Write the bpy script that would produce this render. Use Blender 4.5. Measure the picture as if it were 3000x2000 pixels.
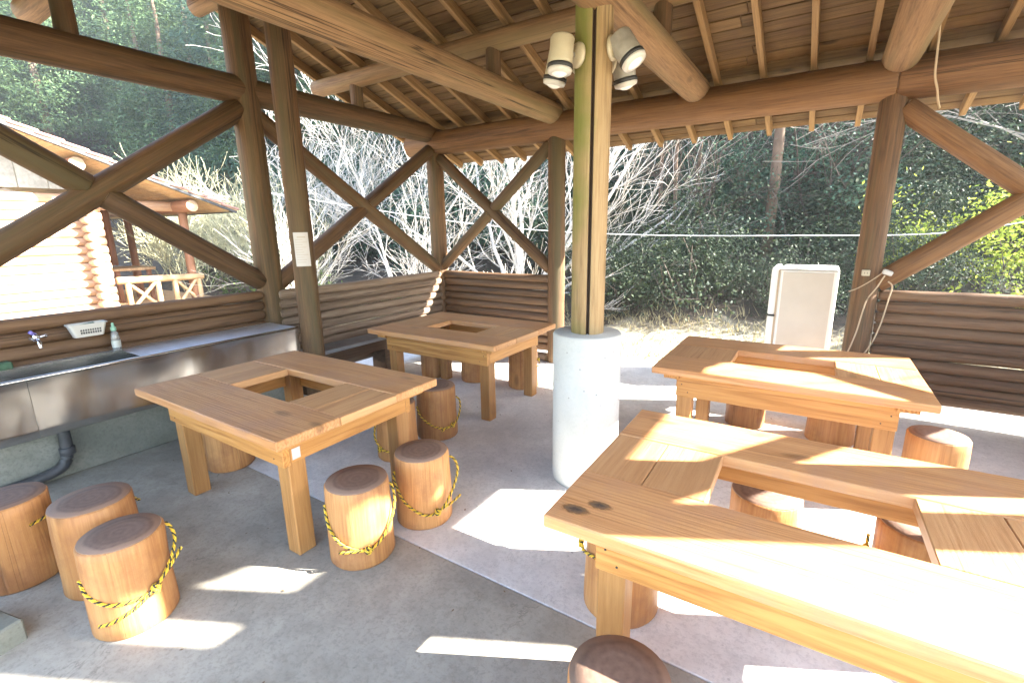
import bpy, bmesh, math, random
import numpy as np
from mathutils import Vector, Matrix
R = math.radians
for o in list(bpy.data.objects):
    bpy.data.objects.remove(o)
sc = bpy.context.scene
COL = sc.collection

# ------------------------------------------------------------------ camera, sky, sun, exposure
cam_d = bpy.data.cameras.new('camera')
cam = bpy.data.objects.new('camera', cam_d); COL.objects.link(cam)
YAW, PITCH, ROLL = -0.578420573, -0.232024051, -0.0149262995
CAM = Vector((3.3772, -4.9690, 1.58225))
_f = Vector((math.sin(YAW)*math.cos(PITCH), math.cos(YAW)*math.cos(PITCH), math.sin(PITCH)))
_r = Vector((math.cos(YAW), -math.sin(YAW), 0)); _u = _r.cross(_f)
_r2 = math.cos(ROLL)*_r + math.sin(ROLL)*_u; _u2 = -math.sin(ROLL)*_r + math.cos(ROLL)*_u
cam.matrix_world = Matrix(((_r2.x, _u2.x, -_f.x, CAM.x), (_r2.y, _u2.y, -_f.y, CAM.y), (_r2.z, _u2.z, -_f.z, CAM.z), (0, 0, 0, 1)))
cam_d.sensor_width = 36; cam_d.lens = 1385.69*36/3000
cam_d.clip_start = 0.05; cam_d.clip_end = 500
sc.camera = cam

SUN_AZ, SUN_EL = 28.0, 32.5          # azimuth from +X towards +Y
world = bpy.data.worlds.new('World'); sc.world = world; world.use_nodes = True
wn = world.node_tree; wn.nodes.clear()
sky = wn.nodes.new('ShaderNodeTexSky'); sky.sky_type = 'NISHITA'; sky.sun_disc = False
sky.sun_elevation = R(SUN_EL); sky.sun_rotation = R(90-SUN_AZ); sky.air_density = 1.0; sky.dust_density = 1.0
bg = wn.nodes.new('ShaderNodeBackground'); bg.inputs[1].default_value = 0.125
wo = wn.nodes.new('ShaderNodeOutputWorld')
wn.links.new(sky.outputs[0], bg.inputs[0]); wn.links.new(bg.outputs[0], wo.inputs[0])
sun_d = bpy.data.lights.new('sun', 'SUN'); sun_d.energy = 5.0; sun_d.angle = R(0.55); sun_d.color = (1.0, 0.95, 0.87)
sun = bpy.data.objects.new('sun', sun_d); COL.objects.link(sun)
sdir = Vector((math.cos(R(SUN_AZ))*math.cos(R(SUN_EL)), math.sin(R(SUN_AZ))*math.cos(R(SUN_EL)), math.sin(R(SUN_EL))))
sun.rotation_euler = sdir.to_track_quat('Z', 'Y').to_euler(); sun.location = sdir*40
sc.view_settings.view_transform = 'Standard'; sc.view_settings.look = 'None'
sc.view_settings.gamma = 1; sc.view_settings.use_curve_mapping = False
sc.view_settings.exposure = 3.72
sc.render.engine = 'CYCLES'
sc.cycles.use_denoising = True
try: sc.cycles.denoiser = 'OPENIMAGEDENOISE'
except Exception: pass
HAZE = .0017
sc.cycles.volume_bounces = 0
sc.cycles.max_bounces = 8; sc.cycles.diffuse_bounces = 5; sc.cycles.glossy_bounces = 3
sc.cycles.transmission_bounces = 4; sc.cycles.transparent_max_bounces = 4
sc.cycles.caustics_reflective = False; sc.cycles.caustics_refractive = False

# ------------------------------------------------------------------ materials
MATS = {}
class NT:
    def __init__(s, name):
        s.m = bpy.data.materials.new(name); s.m.use_nodes = True
        s.t = s.m.node_tree; s.t.nodes.clear()
        s.out = s.n('ShaderNodeOutputMaterial'); s.b = s.n('ShaderNodeBsdfPrincipled')
        s.t.links.new(s.b.outputs[0], s.out.inputs[0]); MATS[name] = s.m
    def n(s, typ, **kw):
        nd = s.t.nodes.new(typ)
        for k, v in kw.items(): setattr(nd, k, v)
        return nd
    def l(s, a, b): s.t.links.new(a, b)
    def noise(s, vec, scale, detail=4, rough=.55, dist=0):
        nd = s.n('ShaderNodeTexNoise'); nd.inputs['Scale'].default_value = scale; nd.inputs['Detail'].default_value = detail
        nd.inputs['Roughness'].default_value = rough; nd.inputs['Distortion'].default_value = dist
        s.l(vec, nd.inputs['Vector']); return nd.outputs['Fac']
    def ramp(s, fac, stops):
        nd = s.n('ShaderNodeValToRGB'); e = nd.color_ramp.elements
        while len(e) < len(stops): e.new(.5)
        for i, (p, c) in enumerate(stops):
            e[i].position = p; e[i].color = (*c, 1) if len(c) == 3 else c
        s.l(fac, nd.inputs[0]); return nd.outputs[0]
    def mix(s, fac, a, b, mode='MIX'):
        nd = s.n('ShaderNodeMix', data_type='RGBA', blend_type=mode)
        if isinstance(fac, (int, float)): nd.inputs[0].default_value = fac
        else: s.l(fac, nd.inputs[0])
        for v, i in ((a, 6), (b, 7)):
            if isinstance(v, tuple): nd.inputs[i].default_value = (*v, 1)
            else: s.l(v, nd.inputs[i])
        return nd.outputs[2]
    def math(s, op, a, b=None, c=None):
        nd = s.n('ShaderNodeMath', operation=op)
        for i, v in enumerate((a, b, c)):
            if v is None: continue
            if isinstance(v, (int, float)): nd.inputs[i].default_value = v
            else: s.l(v, nd.inputs[i])
        return nd.outputs[0]
    def objvec(s, scale=(1, 1, 1)):
        tc = s.n('ShaderNodeTexCoord'); oi = s.n('ShaderNodeObjectInfo')
        mul = s.math('MULTIPLY', oi.outputs['Random'], 37.0)
        add = s.n('ShaderNodeVectorMath', operation='ADD'); s.l(tc.outputs['Object'], add.inputs[0])
        cb = s.n('ShaderNodeCombineXYZ')
        for i in range(3): s.l(mul, cb.inputs[i])
        s.l(cb.outputs[0], add.inputs[1])
        mp = s.n('ShaderNodeMapping'); mp.inputs['Scale'].default_value = scale; s.l(add.outputs[0], mp.inputs[0])
        return mp.outputs[0], tc.outputs['Object'], oi.outputs['Random']
    def bump(s, h, strength=.3, dist=.01):
        nd = s.n('ShaderNodeBump'); nd.inputs['Strength'].default_value = strength; nd.inputs['Distance'].default_value = dist
        s.l(h, nd.inputs['Height']); s.l(nd.outputs[0], s.b.inputs['Normal'])

def hsv_var(s, col, rnd, amt=.25):
    h = s.n('ShaderNodeHueSaturation'); s.l(col, h.inputs['Color'])
    v = s.math('MULTIPLY_ADD', rnd, amt, 1-amt/2); s.l(v, h.inputs['Value'])
    return h.outputs[0]

def wood(name, light, mid, dark, axis, rough=.6, grain=38., knots=.5, algae=None, var=.2, stain=None, rings=0., checks=0.):
    """wood with the grain running along local axis (0,1,2)"""
    s = NT(name)
    sc3 = [1., 1., 1.]; sc3[axis] = .045
    v, raw, rnd = s.objvec(tuple(sc3))
    g1 = s.noise(v, grain*2.6, 8, .68, .3)
    g2 = s.noise(v, grain*.45, 5, .6, .8)
    g = s.math('ADD', s.math('MULTIPLY', g1, .55), s.math('MULTIPLY', g2, .45))
    if rings:
        wv = s.n('ShaderNodeTexWave'); wv.wave_type = 'BANDS'; wv.bands_direction = 'Y' if axis == 0 else 'X'
        wv.inputs['Scale'].default_value = 17.; wv.inputs['Distortion'].default_value = 14.; wv.inputs['Detail'].default_value = 3.
        wv.inputs['Detail Scale'].default_value = .9; s.l(v, wv.inputs['Vector'])
        g = s.math('ADD', s.math('MULTIPLY', g, 1-rings*.5), s.math('MULTIPLY', wv.outputs['Fac'], rings*.5))
    col = s.ramp(g, [(.36, dark), (.47, mid), (.60, light)])
    blot = s.noise(v, 2.3, 4, .6)
    col = s.mix(s.ramp(blot, [(.40, (0, 0, 0)), (.72, (.5, .5, .5))]), col, dark)
    if knots > 0:
        m2 = s.n('ShaderNodeMapping'); kk = [1., 1., 1.]; kk[axis] = 9.; m2.inputs['Scale'].default_value = kk; s.l(v, m2.inputs[0])
        vo = s.n('ShaderNodeTexVoronoi'); vo.inputs['Scale'].default_value = 4.6; s.l(m2.outputs[0], vo.inputs['Vector'])
        k = s.ramp(vo.outputs['Distance'], [(.06, (1, 1, 1)), (.11, (.5, .5, .5)), (.15, (0, 0, 0))])
        col = s.mix(s.math('MULTIPLY', k, knots), col, tuple(c*.32 for c in dark))
    if stain:
        sv = s.noise(raw, 3.1, 6, .68)
        col = s.mix(s.ramp(sv, [(.48, (0, 0, 0)), (.66, (.8, .8, .8))]), col, stain)
    if algae:
        av = s.noise(v, 5., 5, .65)
        col = s.mix(s.ramp(av, [(.47, (0, 0, 0)), (.64, (.8, .8, .8))]), col, algae)
    h = g
    if checks:
        m3 = s.n('ShaderNodeMapping'); kk = [1., 1., 1.]; kk[axis] = .3; m3.inputs['Scale'].default_value = kk; s.l(v, m3.inputs[0])
        cf = s.noise(m3.outputs[0], 11., 3, .5)
        ck = s.ramp(s.math('ABSOLUTE', s.math('SUBTRACT', cf, .5)), [(.0, (1, 1, 1)), (.012, (0, 0, 0))])
        br = s.ramp(s.noise(v, 3.7, 2, .5), [(.48, (0, 0, 0)), (.56, (1, 1, 1))])
        cm = s.math('MULTIPLY', s.math('MULTIPLY', ck, br), checks)
        col = s.mix(cm, col, tuple(c*.28 for c in dark)); h = s.math('SUBTRACT', g, s.math('MULTIPLY', cm, .8))
    col = hsv_var(s, col, rnd, var)
    s.l(col, s.b.inputs['Base Color']); s.b.inputs['Roughness'].default_value = rough
    s.b.inputs['Specular IOR Level'].default_value = .35
    s.bump(h, .5, .008)
    return s.m

def endgrain(name, light, dark, sap=None, r=.15, scale=130., rough=.7):
    s = NT(name)
    tc = s.n('ShaderNodeTexCoord'); sep = s.n('ShaderNodeSeparateXYZ'); s.l(tc.outputs['Object'], sep.inputs[0])
    oi = s.n('ShaderNodeObjectInfo')
    nz = s.noise(tc.outputs['Object'], 9., 3, .5)
    x2 = s.math('MULTIPLY', sep.outputs[0], sep.outputs[0]); y2 = s.math('MULTIPLY', sep.outputs[1], sep.outputs[1])
    rad = s.math('SQRT', s.math('ADD', x2, y2))
    rad = s.math('ADD', rad, s.math('MULTIPLY', s.math('SUBTRACT', nz, .5), .045))
    ring = s.math('SINE', s.math('MULTIPLY', rad, scale*3.2))
    fine = s.noise(tc.outputs['Object'], 60., 3, .6)
    f = s.math('ADD', s.math('MULTIPLY_ADD', ring, .07, .22), s.math('MULTIPLY', fine, .55))
    col = s.ramp(f, [(.28, dark), (.72, light)])
    if sap: col = s.mix(s.ramp(rad, [(r*.72, (0, 0, 0)), (r*.80, (.8, .8, .8))]), col, sap)
    col = hsv_var(s, col, oi.outputs['Random'], .18)
    s.l(col, s.b.inputs['Base Color']); s.b.inputs['Roughness'].default_value = rough
    s.bump(fine, .25, .004)
    return s.m

def plain(name, col, rough=.5, metal=0., spec=.5, noise=0., nscale=20., bumpy=0., alpha=1., trans=0., subsurf=0.):
    s = NT(name)
    if noise:
        v, raw, rnd = s.objvec()
        f = s.noise(v, nscale, 5, .6)
        c = s.ramp(f, [(.3, tuple(x*(1-noise) for x in col)), (.7, tuple(min(1, x*(1+noise*.6)) for x in col))])
        s.l(c, s.b.inputs['Base Color'])
        if bumpy: s.bump(f, bumpy, .01)
    else: s.b.inputs['Base Color'].default_value = (*col, 1)
    s.b.inputs['Roughness'].default_value = rough; s.b.inputs['Metallic'].default_value = metal
    s.b.inputs['Specular IOR Level'].default_value = spec
    s.b.inputs['Transmission Weight'].default_value = trans
    return s.m

def leafmat(name, c1, c2, trans=.35, rough=.6):
    s = NT(name)
    v, raw, rnd = s.objvec()
    f = s.noise(v, 1.3, 4, .6)
    geo = s.n('ShaderNodeNewGeometry')
    f2 = s.math('ADD', s.math('MULTIPLY', f, .6), s.math('MULTIPLY', geo.outputs['Random Per Island'], .4))
    col = s.ramp(f2, [(.3, c1), (.7, c2)]); col = hsv_var(s, col, rnd, .35)
    s.l(col, s.b.inputs['Base Color']); s.b.inputs['Roughness'].default_value = rough
    s.b.inputs['Specular IOR Level'].default_value = .25
    tr = s.n('ShaderNodeBsdfTranslucent'); s.l(col, tr.inputs[0])
    mx = s.n('ShaderNodeMixShader'); mx.inputs[0].default_value = trans
    s.l(s.b.outputs[0], mx.inputs[1]); s.l(tr.outputs[0], mx.inputs[2]); s.l(mx.outputs[0], s.out.inputs[0])
    return s.m

def concrete(name, base, stain, rough=.8, sc1=1.6, spots=.5, mott=1.):
    s = NT(name)
    tc = s.n('ShaderNodeTexCoord'); v = tc.outputs['Object']
    a = s.noise(v, sc1, 6, .62, .3); b = s.noise(v, 60., 8, .72); c = s.noise(v, 6., 5, .6, .6)
    col = s.ramp(a, [(.33, stain), (.62, base)])
    col = s.mix(s.ramp(c, [(.35, (.5*mott,)*3), (.6, (0, 0, 0))]), col, tuple(x*.78 for x in stain))
    col = s.mix(s.ramp(b, [(.38, (.4*mott,)*3), (.52, (0, 0, 0)), (.72, (0, 0, 0))]), col, tuple(x*.6 for x in stain))
    vo = s.n('ShaderNodeTexVoronoi'); vo.inputs['Scale'].default_value = 13.; s.l(v, vo.inputs['Vector'])
    sp = s.ramp(vo.outputs['Distance'], [(.045, (spots*.8,)*3), (.085, (0, 0, 0))])
    col = s.mix(sp, col, tuple(x*.42 for x in stain))
    s.l(col, s.b.inputs['Base Color']); s.b.inputs['Roughness'].default_value = rough
    s.b.inputs['Specular IOR Level'].default_value = .3
    ck = s.noise(v, 1.15, 9, .62, .4)
    crk = s.ramp(s.math('ABSOLUTE', s.math('SUBTRACT', ck, .5)), [(.0, (.55, .55, .55)), (.004, (0, 0, 0))])
    cm = s.math('MULTIPLY', crk, s.ramp(s.noise(v, .9, 2, .5), [(.52, (0, 0, 0)), (.6, (1, 1, 1))]))
    if spots < .8: s.l(s.mix(cm, col, tuple(x*.45 for x in stain)), s.b.inputs['Base Color'])
    s.bump(s.math('ADD', b, c), .22, .006)
    return s.m

M = {}
M['post'] = wood('weathered_log', (.168, .090, .039), (.112, .058, .025), (.050, .026, .012), 2, .7, 30, .25, algae=(.075, .062, .028), var=.3, checks=.9)
M['beam'] = wood('brown_beam_log', (.225, .115, .046), (.152, .074, .029), (.076, .037, .015), 2, .65, 30, .3, var=.2, checks=.9)
M['tie'] = wood('tan_tie_log', (.33, .20, .10), (.235, .135, .067), (.11, .06, .03), 2, .7, 34, .4, var=.15, algae=(.17, .125, .055), checks=.9)
M['pillar'] = wood('pillar_log', (.38, .265, .135), (.30, .20, .095), (.17, .105, .048), 2, .7, 34, .2, var=.05, checks=.9)
def add_algae(m):
    t = m.node_tree; b = [n for n in t.nodes if n.type == 'BSDF_PRINCIPLED'][0]; src = b.inputs['Base Color'].links[0].from_socket
    tc = t.nodes.new('ShaderNodeTexCoord'); sp = t.nodes.new('ShaderNodeSeparateXYZ'); t.links.new(tc.outputs['Object'], sp.inputs[0])
    nz = t.nodes.new('ShaderNodeTexNoise'); nz.inputs['Scale'].default_value = 3.; nz.inputs['Detail'].default_value = 6; t.links.new(tc.outputs['Object'], nz.inputs['Vector'])
    dt = t.nodes.new('ShaderNodeVectorMath'); dt.operation = 'DOT_PRODUCT'; t.links.new(tc.outputs['Object'], dt.inputs[0]); dt.inputs[1].default_value = (-7.0, -6.5, .38)
    ad = t.nodes.new('ShaderNodeMath'); ad.operation = 'MULTIPLY_ADD'; ad.inputs[1].default_value = 2.2; t.links.new(nz.outputs['Fac'], ad.inputs[0]); t.links.new(dt.outputs['Value'], ad.inputs[2])
    mr = t.nodes.new('ShaderNodeMapRange'); mr.inputs[1].default_value = 1.75; mr.inputs[2].default_value = 2.6; mr.inputs[4].default_value = .85; t.links.new(ad.outputs[0], mr.inputs[0])
    mx = t.nodes.new('ShaderNodeMix'); mx.data_type = 'RGBA'; t.links.new(mr.outputs[0], mx.inputs[0]); t.links.new(src, mx.inputs[6]); mx.inputs[7].default_value = (.125, .145, .026, 1)
    t.links.new(mx.outputs[2], b.inputs['Base Color'])
add_algae(M['pillar'])
M['wall_log'] = wood('wall_log_wood', (.19, .11, .057), (.135, .073, .037), (.07, .037, .019), 2, .7, 30, .35, var=.3, checks=.9)
M['grey_log'] = wood('grey_wall_log_wood', (.27, .195, .135), (.185, .125, .083), (.10, .066, .043), 2, .75, 30, .4, var=.25, checks=.9)
M['board'] = wood('roof_board_wood', (.195, .118, .052), (.130, .077, .033), (.060, .034, .016), 0, .75, 26, .8, var=.45, stain=(.11, .058, .03))
M['rafter'] = wood('rafter_wood', (.33, .205, .095), (.25, .150, .066), (.145, .082, .036), 1, .7, 30, .3, var=.2)
M['table_x'] = wood('table_top_board', (.58, .315, .140), (.50, .245, .098), (.35, .150, .052), 0, .42, 30, .6, var=.16, stain=(.43, .225, .120), rings=.22)
M['table_y'] = wood('table_end_board', (.56, .315, .145), (.49, .255, .108), (.37, .175, .068), 1, .42, 30, .4, var=.2, rings=.14)
M['table_side'] = wood('table_side_wood_x', (.56, .285, .085), (.46, .215, .058), (.30, .125, .032), 0, .5, 24, .7, var=.1, rings=.3)
M['table_side_y'] = wood('table_side_wood_y', (.56, .285, .085), (.46, .215, .058), (.30, .125, .032), 1, .5, 24, .7, var=.1, rings=.3)
M['table_leg'] = wood('table_leg_wood', (.43, .22, .075), (.34, .165, .052), (.23, .10, .031), 2, .5, 30, .4, var=.12)
M['stool'] = wood('peeled_stool_wood', (.55, .285, .105), (.44, .205, .070), (.31, .13, .046), 2, .55, 26, .5, var=.5, stain=(.28, .115, .048), checks=.35)
M['crack'] = plain('dark_crack_wood', (.05, .03, .018), .9)
M['stool_top'] = endgrain('stool_cut_face', (.21, .130, .092), (.12, .071, .050), (.25, .155, .105), .15, 70.)
M['log_end'] = endgrain('log_cut_face', (.50, .36, .22), (.33, .21, .12), None, .15)
M['dark_wood'] = wood('dark_bench_wood', (.16, .10, .06), (.11, .065, .038), (.06, .035, .02), 1, .75, 30, .3)
M['cabin_log'] = wood('cabin_log_wood', (.52, .36, .25), (.43, .27, .17), (.30, .16, .09), 2, .6, 26, .25, var=.2)
M['cabin_red'] = wood('cabin_red_wood', (.33, .17, .095), (.26, .12, .065), (.16, .07, .036), 2, .6, 26, .25, var=.2)
M['deck_wood'] = wood('deck_wood', (.55, .38, .22), (.46, .30, .16), (.3, .18, .09), 2, .7, 26, .25, var=.2)
M['tile'] = plain('clay_tile', (.30, .165, .13), .7, noise=.35, nscale=6)
M['metal_dark'] = plain('dark_metal', (.05, .05, .052), .5, noise=.3)
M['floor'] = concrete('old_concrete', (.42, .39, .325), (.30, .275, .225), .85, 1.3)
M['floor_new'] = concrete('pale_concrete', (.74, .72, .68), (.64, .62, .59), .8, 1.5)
M['conc_pillar'] = concrete('pillar_concrete', (.47, .47, .445), (.425, .425, .40), .8, 1.1, .95, .4)
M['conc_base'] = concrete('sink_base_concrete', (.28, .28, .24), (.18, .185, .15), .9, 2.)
M['cream'] = plain('cream_enamel', (.46, .41, .29), .4, noise=.12, nscale=8)
M['black'] = plain('black_rubber', (.02, .02, .02), .5)
M['greymetal'] = plain('grey_lamp_metal', (.30, .28, .24), .45, noise=.3, nscale=14)
M['lens'] = plain('frosted_lens', (.82, .80, .76), .12, spec=.6)
M['paper'] = plain('notice_paper', (.52, .48, .44), .7)
M['ink'] = plain('printed_ink', (.42, .34, .26), .8)
M['white'] = plain('white_enamel', (.72, .70, .66), .35, noise=.06, nscale=3)
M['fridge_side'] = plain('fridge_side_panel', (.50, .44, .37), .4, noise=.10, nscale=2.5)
M['plastic'] = plain('white_plastic', (.50, .48, .44), .45)
M['green'] = plain('green_scrub_sponge', (.06, .12, .07), .9, noise=.4, nscale=60)
M['greencap'] = plain('pale_green_cap', (.30, .55, .42), .4)
M['clear'] = plain('clear_plastic', (.75, .80, .80), .08, trans=.75)
M['chrome'] = plain('chrome', (.75, .75, .77), .12, metal=1)
M['bluecap'] = plain('violet_blue_grip', (.22, .18, .55), .35)
M['pipe'] = plain('grey_drain_pipe', (.06, .062, .066), .5, noise=.3)
M['bench_top'] = plain('grey_bench_top', (.30, .30, .31), .6, noise=.2, nscale=9)
M['yellow'] = plain('yellow_rope_strand', (.78, .52, .04), .6, noise=.2, nscale=120)
M['blackrope'] = plain('black_rope_strand', (.03, .028, .022), .7)
M['cord'] = plain('beige_cord', (.45, .34, .22), .6)
M['wire'] = plain('pale_cable', (.72, .72, .70), .5)
M['bark_pale'] = plain('pale_grey_bark', (.50, .46, .40), .85, noise=.3, nscale=18, bumpy=.4)
M['bark_grey'] = plain('grey_bark', (.24, .21, .175), .85, noise=.3, nscale=18, bumpy=.4)
M['bark_moss'] = plain('mossy_pale_bark', (.46, .43, .26), .85, noise=.35, nscale=9, bumpy=.4)
M['bark_dim'] = plain('brown_twig_bark', (.085, .064, .048), .9, noise=.3, nscale=12)
M['bark_cedar'] = plain('cedar_bark', (.13, .085, .055), .9, noise=.35, nscale=5, bumpy=.4)
M['leaf_cedar'] = leafmat('cedar_foliage', (.040, .085, .038), (.115, .175, .070), .3)
M['leaf_cedar2'] = leafmat('blue_green_cedar_foliage', (.036, .080, .052), (.095, .160, .095), .3)
M['leaf_dark'] = leafmat('evergreen_shrub_leaves', (.022, .040, .022), (.060, .078, .036), .2, .6)
M['leaf_bright'] = leafmat('yellow_green_leaves', (.26, .34, .04), (.52, .56, .10), .45)
M['leaf_mid'] = leafmat('mid_green_leaves', (.09, .15, .04), (.17, .24, .065), .4)
M['straw'] = leafmat('dry_grass_blades', (.30, .25, .13), (.50, .44, .26), .35)
# brushed steel
s = NT('brushed_steel')
v, raw, rnd = s.objvec((40., .6, .6))
f = s.noise(v, 3., 5, .6)
f2 = s.noise(raw, 1.7, 2, .5)
s.l(s.ramp(f, [(.3, (.62, .60, .57)), (.7, (.76, .74, .70))]), s.b.inputs['Base Color'])
s.b.inputs['Metallic'].default_value = 1
s.l(s.math('MULTIPLY_ADD', f, .18, .12), s.b.inputs['Roughness'])
s.bump(f2, .3, .03)
M['steel'] = s.m
M['steel_top'] = plain('sky_tinted_steel', (.72, .74, .78), .42, metal=.75, noise=.12, nscale=14)  # counter steel tinted paler and bluer to stand in for reflected sky
# terrain
s = NT('forest_ground')
tc = s.n('ShaderNodeTexCoord'); vec = tc.outputs['Object']
sep = s.n('ShaderNodeSeparateXYZ'); s.l(vec, sep.inputs[0])
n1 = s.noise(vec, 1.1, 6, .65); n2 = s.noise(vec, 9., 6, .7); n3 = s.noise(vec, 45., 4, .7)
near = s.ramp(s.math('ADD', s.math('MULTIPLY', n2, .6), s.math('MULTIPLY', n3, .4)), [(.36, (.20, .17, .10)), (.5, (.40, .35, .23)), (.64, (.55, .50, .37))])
far = s.ramp(s.math('ADD', s.math('MULTIPLY', n2, .6), s.math('MULTIPLY', n1, .4)), [(.35, (.018, .015, .010)), (.52, (.05, .034, .020)), (.66, (.095, .066, .040))])  # brown leaf litter, darkened further to carry the shade on the slope
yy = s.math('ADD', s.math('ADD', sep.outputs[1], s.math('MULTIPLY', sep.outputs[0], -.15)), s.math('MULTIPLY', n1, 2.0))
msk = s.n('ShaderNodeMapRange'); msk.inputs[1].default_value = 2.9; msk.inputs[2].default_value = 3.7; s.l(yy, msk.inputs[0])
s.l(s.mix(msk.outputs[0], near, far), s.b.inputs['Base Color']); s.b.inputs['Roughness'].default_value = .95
s.bump(s.math('ADD', n2, n3), .6, .05)
M['ground'] = s.m

# ------------------------------------------------------------------ helpers
def link(name, mesh, parent=None, mats=(), loc=None, rot=None, smooth=False):
    o = bpy.data.objects.new(name, mesh); COL.objects.link(o)
    for m in mats:
        if m.name not in [x.name for x in mesh.materials if x]: mesh.materials.append(m)
    if parent: o.parent = parent
    if loc is not None: o.location = loc
    if rot is not None: o.rotation_euler = rot
    return o
def tag(o, label=None, cat=None, group=None, kind=None):
    if label: o['label'] = label
    if cat: o['category'] = cat
    if group: o['group'] = group
    if kind: o['kind'] = kind
    return o
def empty(name, loc=(0, 0, 0), rz=0.):
    o = bpy.data.objects.new(name, None); COL.objects.link(o); o.empty_display_size = .1
    o.location = loc; o.rotation_euler = (0, 0, rz); return o
def mesh_np(name, verts, faces, smooth=False):
    me = bpy.data.meshes.new(name); me.from_pydata([tuple(v) for v in verts], [], [tuple(f) for f in faces])
    if smooth: me.polygons.foreach_set('use_smooth', [True]*len(me.polygons))
    me.update(); return me
def quads_np(name, V, n):
    """V: (k*n,3) array of separate n-gons"""
    V = np.asarray(V, np.float32).reshape(-1, 3); k = len(V)//n
    me = bpy.data.meshes.new(name); me.vertices.add(len(V)); me.vertices.foreach_set('co', V.ravel())
    me.loops.add(len(V)); me.loops.foreach_set('vertex_index', np.arange(len(V), dtype=np.int32))
    me.polygons.add(k); me.polygons.foreach_set('loop_start', np.arange(0, len(V), n, dtype=np.int32))
    me.update(calc_edges=True); return me
def box_mesh(name, sx, sy, sz, bev=.004, z0=None):
    """box centred on the origin (z from z0 if given)"""
    bm = bmesh.new(); bmesh.ops.create_cube(bm, size=1)
    for v in bm.verts:
        v.co.x *= sx; v.co.y *= sy; v.co.z *= sz
        if z0 is not None: v.co.z += sz/2+z0
    if bev > 0: bmesh.ops.bevel(bm, geom=list(bm.edges), offset=bev, segments=1, affect='EDGES')
    me = bpy.data.meshes.new(name); bm.to_mesh(me); bm.free(); return me
def box(name, lo, hi, mat, parent=None, bev=.004):
    lo = Vector(lo); hi = Vector(hi); c = (lo+hi)/2; d = hi-lo
    return link(name, box_mesh(name, d.x, d.y, d.z, bev), parent, (mat,), c)
LOGC = [0]
def log_mesh(name, L, r0, r1=None, seg=16, rings=7, wob=.025, bev=.012, seed=None, split=None):
    r1 = r0 if r1 is None else r1
    LOGC[0] += 1; rg = random.Random(seed if seed is not None else LOGC[0])
    ph = [rg.uniform(0, 6.28) for _ in range(6)]
    vs = []; fs = []
    zs = [0, bev]+[bev+(L-2*bev)*i/(rings-1) for i in range(1, rings-1)]+[L-bev, L]
    bx = rg.uniform(-1, 1)*wob*r0*1.5; by = rg.uniform(-1, 1)*wob*r0*1.5
    for i, z in enumerate(zs):
        t = z/L; r = r0+(r1-r0)*t
        if i in (0, len(zs)-1): r -= bev*.7
        r *= 1+wob*.6*math.sin(ph[0]+t*7+ph[1])
        ox = bx*math.sin(math.pi*t); oy = by*math.sin(math.pi*t)
        for k in range(seg):
            a = 2*math.pi*k/seg
            rr = r*(1+wob*math.sin(2*a+ph[2]+t*1.5)+wob*.6*math.sin(3*a+ph[3]-t*2)+wob*.3*math.sin(5*a+ph[4]+t*9))
            if split is not None:
                d = abs((a-split+math.pi) % (2*math.pi)-math.pi)
                if d < math.pi/seg*1.4: rr *= .70
            vs.append((ox+rr*math.cos(a), oy+rr*math.sin(a), z))
    n = len(zs)
    for i in range(n-1):
        for k in range(seg):
            fs.append((i*seg+k, i*seg+(k+1) % seg, (i+1)*seg+(k+1) % seg, (i+1)*seg+k))
    ns = len(fs)
    fs.append(tuple(range(seg-1, -1, -1))); fs.append(tuple((n-1)*seg+k for k in range(seg)))
    me = mesh_np(name, vs, fs)
    me.polygons.foreach_set('use_smooth', [True]*ns+[False]*2)
    mi = [0]*ns+[1]*2
    if split is not None:
        for fi in range(ns):
            k = fi % seg; a = 2*math.pi*(k+.5)/seg
            if abs((a-split+math.pi) % (2*math.pi)-math.pi) < math.pi/seg*2.4: mi[fi] = 2
    me.polygons.foreach_set('material_index', mi)
    return me
def place_z(o, p0, p1, roll=0.):
    d = Vector(p1)-Vector(p0); q = d.to_track_quat('Z', 'Y')
    o.location = p0; o.rotation_mode = 'QUATERNION'; o.rotation_quaternion = q
def log(name, p0, p1, r0, r1=None, mat=None, parent=None, end=None, **kw):
    L = (Vector(p1)-Vector(p0)).length
    me = log_mesh(name, L, r0, r1, **kw)
    o = link(name, me, parent, (mat or M['post'], end or M['log_end'])); place_z(o, p0, p1); return o
def tube_mesh(name, pts, r, seg=8, cap=True):
    pts = [Vector(p) for p in pts]; vs = []; fs = []
    up = Vector((0, 0, 1))
    for i, p in enumerate(pts):
        t = (pts[min(i+1, len(pts)-1)]-pts[max(i-1, 0)]).normalized()
        x = t.cross(up if abs(t.z) < .95 else Vector((1, 0, 0))).normalized(); y = x.cross(t)
        rr = r[i] if isinstance(r, (list, tuple)) else r
        for k in range(seg):
            a = 2*math.pi*k/seg; vs.append(p+x*math.cos(a)*rr+y*math.sin(a)*rr)
    for i in range(len(pts)-1):
        for k in range(seg): fs.append((i*seg+k, i*seg+(k+1) % seg, (i+1)*seg+(k+1) % seg, (i+1)*seg+k))
    if cap: fs.append(tuple(range(seg-1, -1, -1))); fs.append(tuple((len(pts)-1)*seg+k for k in range(seg)))
    return mesh_np(name, vs, fs, True)
def tube(name, pts, r, mat, parent=None, seg=8): return link(name, tube_mesh(name, pts, r, seg), parent, (mat,))
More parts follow.
